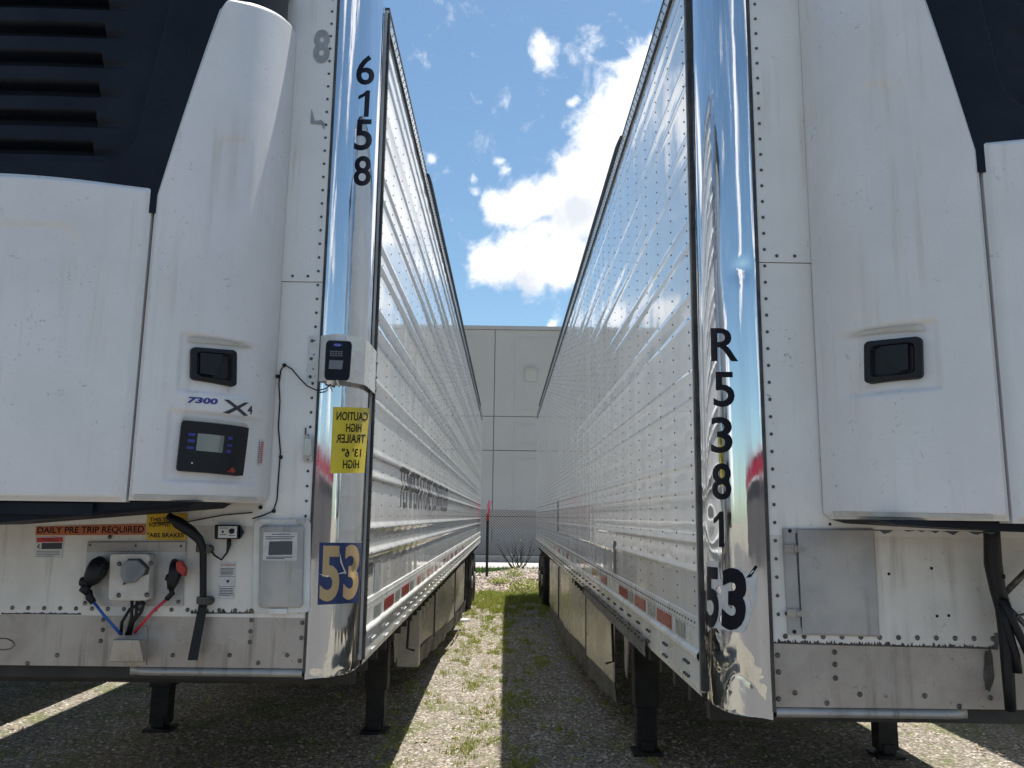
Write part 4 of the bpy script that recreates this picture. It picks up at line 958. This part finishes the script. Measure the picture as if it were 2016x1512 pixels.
def residue(T, root, x0, x1, y0, y1, seed, up, name='sealant_residue', amp=7, d=.0012, step=4.5, vert=False):
    # ragged old sealant along a seam
    rnd = random.Random(seed); mb = MB(); n = int(max(abs(x1-x0), abs(y1-y0))/step); A = []; Bq = []
    for k in range(n+1):
        t = k/n; x = x0+(x1-x0)*t; y = y0+(y1-y0)*t; h = amp*rnd.random()**2.2+.8
        if vert: A.append(T.front(x-.6, y, d)); Bq.append(T.front(x+h*up, y+rnd.uniform(-1, 1), d))
        else: A.append(T.front(x, y+1.2, d)); Bq.append(T.front(x+rnd.uniform(-1, 1), y-h*up, d))
    mb.add(A+Bq, [(k, k+1, n+2+k, n+1+k) for k in range(n)]); mb.build(name, M['seal'], root, fixn=False)
residue(TR, rootR, 1522, 1965, 1266, 1277, 3, 1, step=2.2, amp=9); residue(TL, rootL, 375, 500, 1207, 1207, 5, 1, step=2.2, amp=9); residue(TL, rootL, 2, 160, 1208, 1209, 6, 1, step=5, amp=3)
residue(TR, rootR, 1650, 1960, 1040, 1046, 7, -1, step=9, amp=9, d=.335)
def blot(T, root, name, cx, cy, rx, ry, m, seed, d=.0015, rag=.3):
    pts = []
    for k in range(28):
        a = 6.28318*k/28; q = 1+rag*noise.noise(Vector((math.cos(a)*2, math.sin(a)*2, seed))); pts.append(T.front(cx+rx*q*math.cos(a), cy+ry*q*math.sin(a), d))
    mb = MB(); mb.add(pts, [tuple(range(28))]); mb.build(name, M[m], root, fixn=False)
blot(TR, rootR, 'oil_drip', 1947, 1320, 10, 42, 'stain', 2, d=-.0005); blot(TR, rootR, 'oil_drip', 1962, 1262, 5, 18, 'stain', 5, d=.0016)
mb = MB(); mb.tube([at(x, y, 1, TL.Yf+.001) for x, y in ((-20, 1257), (12, 1257), (24, 1262), (29, 1269), (22, 1277), (10, 1279), (-20, 1279))], .0022, 5); mb.build('slot_edge', M['bolt'], rootL, fixn=False)
for T_, u_, Lq in ((TL, uL, (((262, 974), (505, 979), (502, 986), (262, 983)),)), (TR, uR, (((1640, 1006), (1955, 1014), (1955, 1022), (1642, 1015)),))):
    for qd in Lq: mb = MB(); mb.grid(T_.doorquad(list(qd), .0012), 30, 1); mb.build('settled_dust', M['tan'], u_, fixn=False)
# ------------------------------------------------------------------ neighbouring trailers (they throw the outer shadows)
def neighbour(src, dx, dy, label):
    r = src.copy(); COL.objects.link(r); r.location = src.location+Vector((dx, dy, 0)); r['label'] = label
    for ch in list(src.children):
        if ch.name.split('.')[0] in ('front_wall', 'kick_plate', 'corner_cap', 'side_wall', 'far_side_wall', 'bottom_rail', 'top_rail', 'roof', 'floor_frame', 'rear_frame', 'wheel', 'axle', 'landing_leg', 'leg_brace', 'front_sill'):
            c = ch.copy(); COL.objects.link(c); c.parent = r
            for g_ in list(ch.children): d = g_.copy(); COL.objects.link(d); d.parent = c
neighbour(rootL, -(3.92-.594), .1, 'plain white trailer beyond the one numbered 6158')
neighbour(rootR, 4.49-.709, .2, 'plain white trailer beyond the one numbered R5381')

# ------------------------------------------------------------------ ground and background
def sheet(name, pts, z, m, n=1, kind='structure', fn=None):
    mb = MB(); mb.grid(lambda i, j: (lambda p: Vector((p.x, p.y, z+(fn(p.x, p.y) if fn else 0))))(quad(*pts)(i, j)), n, n, True)
    o = mb.build(name, m, None, fixn=False); o['kind'] = kind; return o
def rect(x0, y0, x1, y1): return [(x0, y1, 0), (x1, y1, 0), (x1, y0, 0), (x0, y0, 0)]
sheet('ground', rect(-400, -400, 400, 500), 0, M['ground'])
sheet('asphalt', rect(-60, -25.8, 60, -1.5), .004, M['asphalt'])
sheet('road', rect(-60, 28.4, 60, 36.4), .004, M['concrete'])
sheet('lawn_ground', rect(-30, 22.3, 30, 28.4), .004, M['lawn'])
def hump(x, y):
    e = max(0, min(1, (y-19.0)/1.8))*max(0, min(1, (25.5-.7*max(-3, min(0, x-.3))**1*0-y)/2.0)); e = e*e*(3-2*e)
    side = .25+.75*smooth(-1.6, .9, x)
    return (.30*side*e)*(1+.25*noise.noise(Vector((x*1.3, y*.9, 0))))+.03*noise.noise(Vector((x*6, y*6, 1)))*e-.02
mb = MB(); mb.grid(lambda i, j: (lambda x, y: Vector((x, y, hump(x, y))))(-8+16*i, 18.6+6.6*j*(1-.0)), 160, 90)
mo = mb.build('mulch_bed', M['mulch'], None, fixn=False); mo['kind'] = 'structure'

# building
YB = 36.5
def BP(px, py, y=YB): return at(px, py, 1, y)
zt = BP(1000, 642).z; z1 = BP(1000, 820).z; z2 = BP(1000, 887).z; zc = BP(1000, 649).z
b_o = empty('warehouse', (0, YB, 0)); b_o.rotation_euler = (0, 0, 0)
tag(b_o, 'tall grey tilt-up concrete warehouse behind the chain-link fence', 'building')
slope = .0
mb = MB(); xj = BP(971, 900).x
cols = [xj-7.6*3, xj-7.6*2, xj-7.6, xj, xj+7.6, xj+7.6*2, xj+7.6*3]
rows = [0, .6, z2, z1, zc]
mb.cur = 1; mb.box((-22, YB+.03, 0), (22, YB+14, zt-.02)); mb.cur = 0
for i in range(len(cols)-1):
    for j in range(1, len(rows)-1):
        mb.box((cols[i]+.022, YB, rows[j]+.02), (cols[i+1]-.022, YB+.05, rows[j+1]-.02))
        # faint raised field in each panel
        a, b_ = cols[i]+.022, cols[i+1]-.022
        mb.box((a+.9, YB-.018, rows[j]+.35), (b_-.9, YB+.02, rows[j+1]-.35))
mb.build('wall_panels', [M['bwall'], M['joint']], b_o)
mb = MB(); mb.box((-22, YB-.012, .02), (22, YB+.06, .62)); mb.box((-22, YB-.022, BP(1000, 1040).z), (22, YB-.019, BP(1000, 1004).z)); mb.build('lower_band', M['blow'], b_o)
mb = MB(); mb.box((-22.1, YB-.06, zc), (22.1, YB+.3, zt)); mb.build('roof_coping', M['coping'], b_o)
p = BP(1045, 739); mb = MB(); mb.box((p.x-.26, YB-.08, p.z-.28), (p.x+.26, YB, p.z+.28)); mb.box((p.x-.3, YB-.14, p.z+.28), (p.x+.28, YB, p.z+.32)); mb.build('wall_vent', M['bwall'], b_o)

# chain-link fence
YF = 32.1; fz0, fz1 = .25, at(1000, 1004, 1, YF).z
fo = empty('chain_link_fence', (0, YF, 0)); tag(fo, 'galvanised chain-link fence in front of the warehouse wall', 'fence')
mb = MB(); step = .11; H = fz1-fz0; x = -6-H
def strand(a, b_, r=.0085):
    a, b_ = Vector(a), Vector(b_); t = (b_-a).normalized(); n1 = Vector((0, 1, 0)); n2 = t.cross(n1)
    vs = []
    for p_ in (a, b_): vs += [p_+n1*r, p_+n2*r, p_-n1*r, p_-n2*r]
    mb.add(vs, [(k, (k+1) % 4, (k+1) % 4+4, k+4) for k in range(4)])
while x < 6:
    x0 = max(x, -6); x1 = min(x+H, 6); strand((x0, YF, fz0+(x0-x)), (x1, YF, fz0+(x1-x))); strand((x0, YF+.008, fz1-(x0-x)), (x1, YF+.008, fz1-(x1-x))); x += step
mb.build('wire_mesh', M['wire'], fo, fixn=False)
mb = MB()
for z in (fz0+.02, (fz0+fz1)*.5+.62): strand((-6, YF-.01, z), (6, YF-.01, z), .010)
mb.build('tension_wire', M['iron'], fo, fixn=False)
for xx in (-5.8, -2.75, 3.1, 5.9):
    mb = MB(); mb.cyl((xx, YF+.05, 0), (xx, YF+.05, fz1+.08), .03, 10); mb.dome((xx, YF+.05, fz1+.08), (0, 0, 1), .035, .04, 10); mb.build('fence_post', M['wire'], fo)

mb = MB(); mb.box((-20, YF-.10, -.02), (20, YF+.12, .235)); kr = mb.build('kerb', M['kerb'], None, bevel=.015); kr['kind'] = 'structure'
# survey post with ribbon
pb = at(958, 1146, 2, .02); pt_ = empty('marker_post', (pb.x, pb.y, 0)); tag(pt_, 'thin dark metal post with a red top and pink ribbon', 'post')
zt_ = at(960, 1013, 1, pb.y).z; mb = MB(); mb.box((pb.x-.012, pb.y-.03, -.05), (pb.x+.012, pb.y+.03, zt_)); mb.box((pb.x-.035, pb.y-.008, -.05), (pb.x+.035, pb.y+.008, zt_-.001)); mb.build('post_shaft', M['iron'], pt_)
mb = MB(); mb.box((pb.x-.037, pb.y-.033, zt_-.16), (pb.x+.037, pb.y+.033, zt_+.02)); mb.build('painted_top', M['redp'], pt_, bevel=.004)
mb = MB(); rz = at(960, 985, 1, pb.y).z
for (dx, dzz, w) in ((.03, rz-zt_, .035), (.10, rz-zt_-.02, .02)):
    mb.grid(lambda i, j: Vector((pb.x+dx*j+.02*math.sin(j*7)+w*(i-.5), pb.y+.02*math.sin(j*5), zt_-.05+(dzz+.05)*j)), 2, 10); mb.grid(lambda i, j: Vector((pb.x+dx*j+.02*math.sin(j*7)+w*(i-.5), pb.y+.004+.02*math.sin(j*5), zt_-.05+(dzz+.05)*j)), 2, 10)
mb.build('ribbon', M['pink'], pt_, fixn=False)

# shrubs of bare stems
def shrub(cx, cy, z0, n, h, spread, label, leaves, seed):
    rnd = random.Random(seed); r_ = empty('bare_shrub', (cx, cy, 0)); tag(r_, label, 'shrub')
    mb = MB(); tips = []
    for k in range(n):
        a = rnd.uniform(0, 6.28); l = h*rnd.uniform(.45, 1); lean = rnd.uniform(.15, 1)*spread; p = Vector((cx+rnd.uniform(-.1, .1), cy+rnd.uniform(-.1, .1), z0-.05)); pts = [p]; rs = [.022*rnd.uniform(.6, 1.4)]
        for i in range(6):
            t = (i+1)/6; q = Vector((p.x+math.cos(a)*lean*t**.8+rnd.uniform(-.03, .03), p.y+math.sin(a)*lean*t*.6, z0+l*t)); pts.append(q); rs.append(rs[0]*(1-t*.85))
            if i > 1:
                b_ = a+rnd.uniform(-1.3, 1.3); e = q+Vector((math.cos(b_)*.14, math.sin(b_)*.1, .2*rnd.uniform(.5, 1.3))); mb.tube([q, q.lerp(e, .5)+Vector((0, 0, .02)), e], [rs[-1]*.7, rs[-1]*.5, .002], 5); tips.append(e)
        mb.tube(pts, rs, 6); tips.append(pts[-1])
    mb.build('stems', M['stem'], r_)
    lb = MB()
    for k in range(leaves):
        e = rnd.choice(tips) if rnd.random() < .6 else Vector((cx+rnd.gauss(0, spread*.4), cy+rnd.gauss(0, .2), z0+abs(rnd.gauss(0, .12))))
        leaf(lb, e+Vector((rnd.uniform(-.04, .04), rnd.uniform(-.04, .04), rnd.uniform(-.03, .03))), rnd.uniform(.02, .045), rnd)
    if leaves: lb.build('leaves', M['leaf'], r_, fixn=False)
def leaf(mb, p, s, rnd):
    a = Vector((rnd.gauss(0, 1), rnd.gauss(0, 1), rnd.gauss(.3, .6))).normalized(); b_ = a.orthogonal().normalized(); b_.rotate(Matrix.Rotation(rnd.uniform(0, 6.28), 3, a)); 
    mb.add([p, p+a*s*.6+b_*s*.45, p+a*s*1.5, p+a*s*.6-b_*s*.45], [(0, 1, 2, 3)])
sb = at(1022, 1118, 2, .1)
shrub(sb.x, 25.6, hump(sb.x, 25.1)+.02, 16, 1.15, .75, 'dark leafless shrub rising from the mulch before the fence', 60, 3)
# low leafy weeds
def weed(cx, cy, n, sp, h, label, seed, s=.035):
    rnd = random.Random(seed); lb = MB(); z0 = hump(cx, cy)+.01 if 18.6 < cy < 25.2 else 0; z0 = max(z0, 0)
    for k in range(n):
        r_ = sp*math.sqrt(rnd.random()); a = rnd.uniform(0, 6.28); zz = z0+h*rnd.random()*(1-(r_/sp)**2*.6)
        leaf(lb, Vector((cx+r_*math.cos(a), cy+r_*math.sin(a)*.7, zz)), s*rnd.uniform(.5, 1.3), rnd)
    for k in range(12):
        a = rnd.uniform(0, 6.28); lb.tube([(cx, cy, z0), (cx+sp*.5*math.cos(a), cy+sp*.4*math.sin(a), z0+h*.8)], .003, 4)
    o = lb.build('weed_clump', M['blade'], None, fixn=False); tag(o, label, 'weed', 'weeds in the gravel')
p = at(1035, 1163, 2, 0.05); weed(p.x, p.y, 900, .42, .32, 'largest bright green weed clump beside the right trailer wheels', 1)
p = at(1012, 1140, 2, .2); weed(p.x, p.y, 260, .22, .22, 'small weed growing on top of the mulch', 2)
p = at(985, 1160, 2, .0); weed(p.x, p.y, 300, .25, .13, 'low weed patch at the foot of the mulch bed', 4)
p = at(1018, 1125, 2, .2); weed(p.x, 24.6, 120, .2, .2, 'weed at the base of the bare shrub', 6)
# pale stone
mb = MB(); p = at(907, 1220, 2, .03)
mb.add([Vector((p.x+.16*math.cos(a)*s_*(1+.25*math.sin(3*a)), p.y+.13*math.sin(a)*s_, z)) for z, s_ in ((0, 1), (.035, .95), (.05, .6)) for a in [k*.6283 for k in range(10)]], [(j*10+k, j*10+(k+1) % 10, (j+1)*10+(k+1) % 10, (j+1)*10+k) for j in range(2) for k in range(10)]+[tuple(range(20, 30))])
tag(mb.build('flat_stone', M['stone'], None), 'pale flat stone lying in the weeds by the left trailer skirt', 'stone')

# grass, pebbles
def blades(name, m, pts, label=None):
    mb = MB(); V, Fc = mb.v, mb.f
    for (x, y, z, h, w) in pts:
        a = random.uniform(0, 6.28); dx, dy = math.cos(a)*w, math.sin(a)*w; lx, ly = random.gauss(0, .35)*h, random.gauss(0, .35)*h; k = len(V)
        V += [(x-dx, y-dy, z), (x+dx, y+dy, z), (x+dx*.7+lx*.4, y+dy*.7+ly*.4, z+h*.6), (x-dx*.7+lx*.4, y-dy*.7+ly*.4, z+h*.6), (x+lx, y+ly, z+h)]
        Fc += [(k, k+1, k+2, k+3), (k+3, k+2, k+4)]
    mb.mi = [0]*len(Fc); mb.sm = [False]*len(Fc); o = mb.build(name, m, None, fixn=False); o['kind'] = 'stuff'; o['category'] = 'grass'
    o['label'] = label
pts = []
n = 0
while len(pts) < 46000 and n < 400000:
    n += 1; y = 4.8+14.4*random.random()**.8; x = random.uniform(-4.6, 4.2) if random.random() < .3 else random.uniform(-1.0, 1.2)
    d = .8*noise.noise(Vector((x*3.2, y*1.3, 3.1)))+.9*noise.noise(Vector((x*17, y*9, 7.7)))
    thr = .42-.40*smooth(14, 18.5, y)-.16*math.exp(-(x+.25)**2/.10)-.20*math.exp(-(x-.04)**2/.006)+.25*smooth(.3, .9, x)*(1-smooth(15, 18, y))
    if d < thr: continue
    sz = random.uniform(.4, 1.15)
    for q in range(random.randint(2, 8)):
        pts.append((x+random.gauss(0, .016), y+random.gauss(0, .02), 0, random.uniform(.02, .06)*sz*(1+.9*smooth(13, 18, y)), random.uniform(.0018, .004)*(1+.6*smooth(10, 18, y))))
blades('gravel_grass', M['blade'], pts, 'sparse bright green grass sprouting through the gravel')
pts = []
for k in range(9000): pts.append((random.uniform(-3.5, 3), random.uniform(22.4, 28.3), .0, random.uniform(.06, .13), .008))
blades('lawn_grass', M['blade2'], [q for q in pts if hump(q[0], q[1]) < .05 or q[1] > 25.2], 'green lawn strip between the mulch bed and the road')
mb = MB(); ico = [(0, 0, 1), (.894, 0, .447), (.276, .851, .447), (-.724, .526, .447), (-.724, -.526, .447), (.276, -.851, .447)]
icf = [(0, 1, 2), (0, 2, 3), (0, 3, 4), (0, 4, 5), (0, 5, 1)]
for k in range(26000):
    if k < 20000: y = 5.0+9*random.random()**1.3; x = random.uniform(-1.6, 1.5)
    else: y = 5.2+4*random.random(); x = random.choice((random.uniform(-4.6, -1.6), random.uniform(1.5, 4.3)))
    s = random.choice((.006, .009, .012, .016)); a = random.uniform(0, 6.28); ca, sa = math.cos(a), math.sin(a); sx, sy, sz = s*random.uniform(.8, 1.5), s*random.uniform(.7, 1.1), s*random.uniform(.6, 1.2)
    vs = [(x+(px*sx*ca-py*sy*sa)+random.uniform(-.2, .2)*s, y+(px*sx*sa+py*sy*ca), (pz-.35)*sz) for px, py, pz in ico]; vs_ = len(mb.v)
    mb.v += vs; mb.f += [tuple(i+vs_ for i in f_) for f_ in icf]; 
mb.mi = [0]*len(mb.f); mb.sm = [False]*len(mb.f)
o = mb.build('gravel', M['pebble'], None, fixn=False); o['kind'] = 'stuff'; o['label'] = 'loose beige gravel stones'; 
mb = MB(); mb.v = []; 
for k in range(9000):
    x = random.uniform(-2.6, 2.6); y = random.uniform(18.9, 24.9); s = random.uniform(.015, .05); z = hump(x, y)+.012
    if z < .0: continue
    a = random.uniform(0, 6.28); t = random.uniform(-.5, .5); ux, uy = math.cos(a)*s, math.sin(a)*s; w = s*.35; kk_ = len(mb.v)
    mb.v += [(x-ux-uy*.3, y-uy+ux*.3, z-t*s), (x-ux+uy*.3, y-uy-ux*.3, z-t*s+.004), (x+ux+uy*.3, y+uy-ux*.3, z+t*s+.012), (x+ux-uy*.3, y+uy+ux*.3, z+t*s+.006)]; mb.f.append((kk_, kk_+1, kk_+2, kk_+3))
mb.mi = [0]*len(mb.f); mb.sm = [False]*len(mb.f); o = mb.build('mulch_chips', M['pebble'], None, fixn=False); o['kind'] = 'stuff'; o['label'] = 'pale bark chips and rubble on the mulch bed'

mb = MB(); rnd = random.Random(77)
for k in range(3200):
    x = rnd.uniform(-4.5, 4.2); y = rnd.uniform(5.2, 17); s = rnd.uniform(.008, .026); a = rnd.uniform(0, 6.28); ux, uy = math.cos(a)*s, math.sin(a)*s; w = rnd.uniform(.2, .5); z = .010+rnd.random()*.006; t = rnd.uniform(-.4, .4)*s; q = len(mb.v)
    mb.v += [(x-ux-uy*w, y-uy+ux*w, z), (x-ux+uy*w, y-uy-ux*w, z+.003), (x+ux+uy*w*.6, y+uy-ux*w*.6, z+.004+abs(t)), (x+ux-uy*w, y+uy+ux*w, z+abs(t))]; mb.f.append((q, q+1, q+2, q+3))
mb.mi = [0]*len(mb.f); mb.sm = [False]*len(mb.f); o = mb.build('leaf_litter', M['litter'], None, fixn=False); o['kind'] = 'stuff'; o['label'] = 'dry brown leaf and bark litter on the gravel'
# long low building behind the viewer, seen only in the polished corners
bb = empty('storage_building', (0, -26, 0)); tag(bb, 'long low grey building with a red and white fascia', 'building')
mb = MB(); mb.box((-30, -38, 0), (30, -26, 3.4)); mb.build('wall', M['bk_wall'], bb)
mb = MB(); mb.box((-30.1, -26.1, 3.42), (30.1, -25.85, 4.3)); mb.build('fascia', M['bk_red'], bb)
mb = MB(); mb.box((-30.1, -26.15, 3.3), (30.1, -25.84, 3.415)); mb.box((-30.1, -38, 4.305), (30.1, -25.8, 4.55)); mb.build('trim', M['bk_white'], bb)
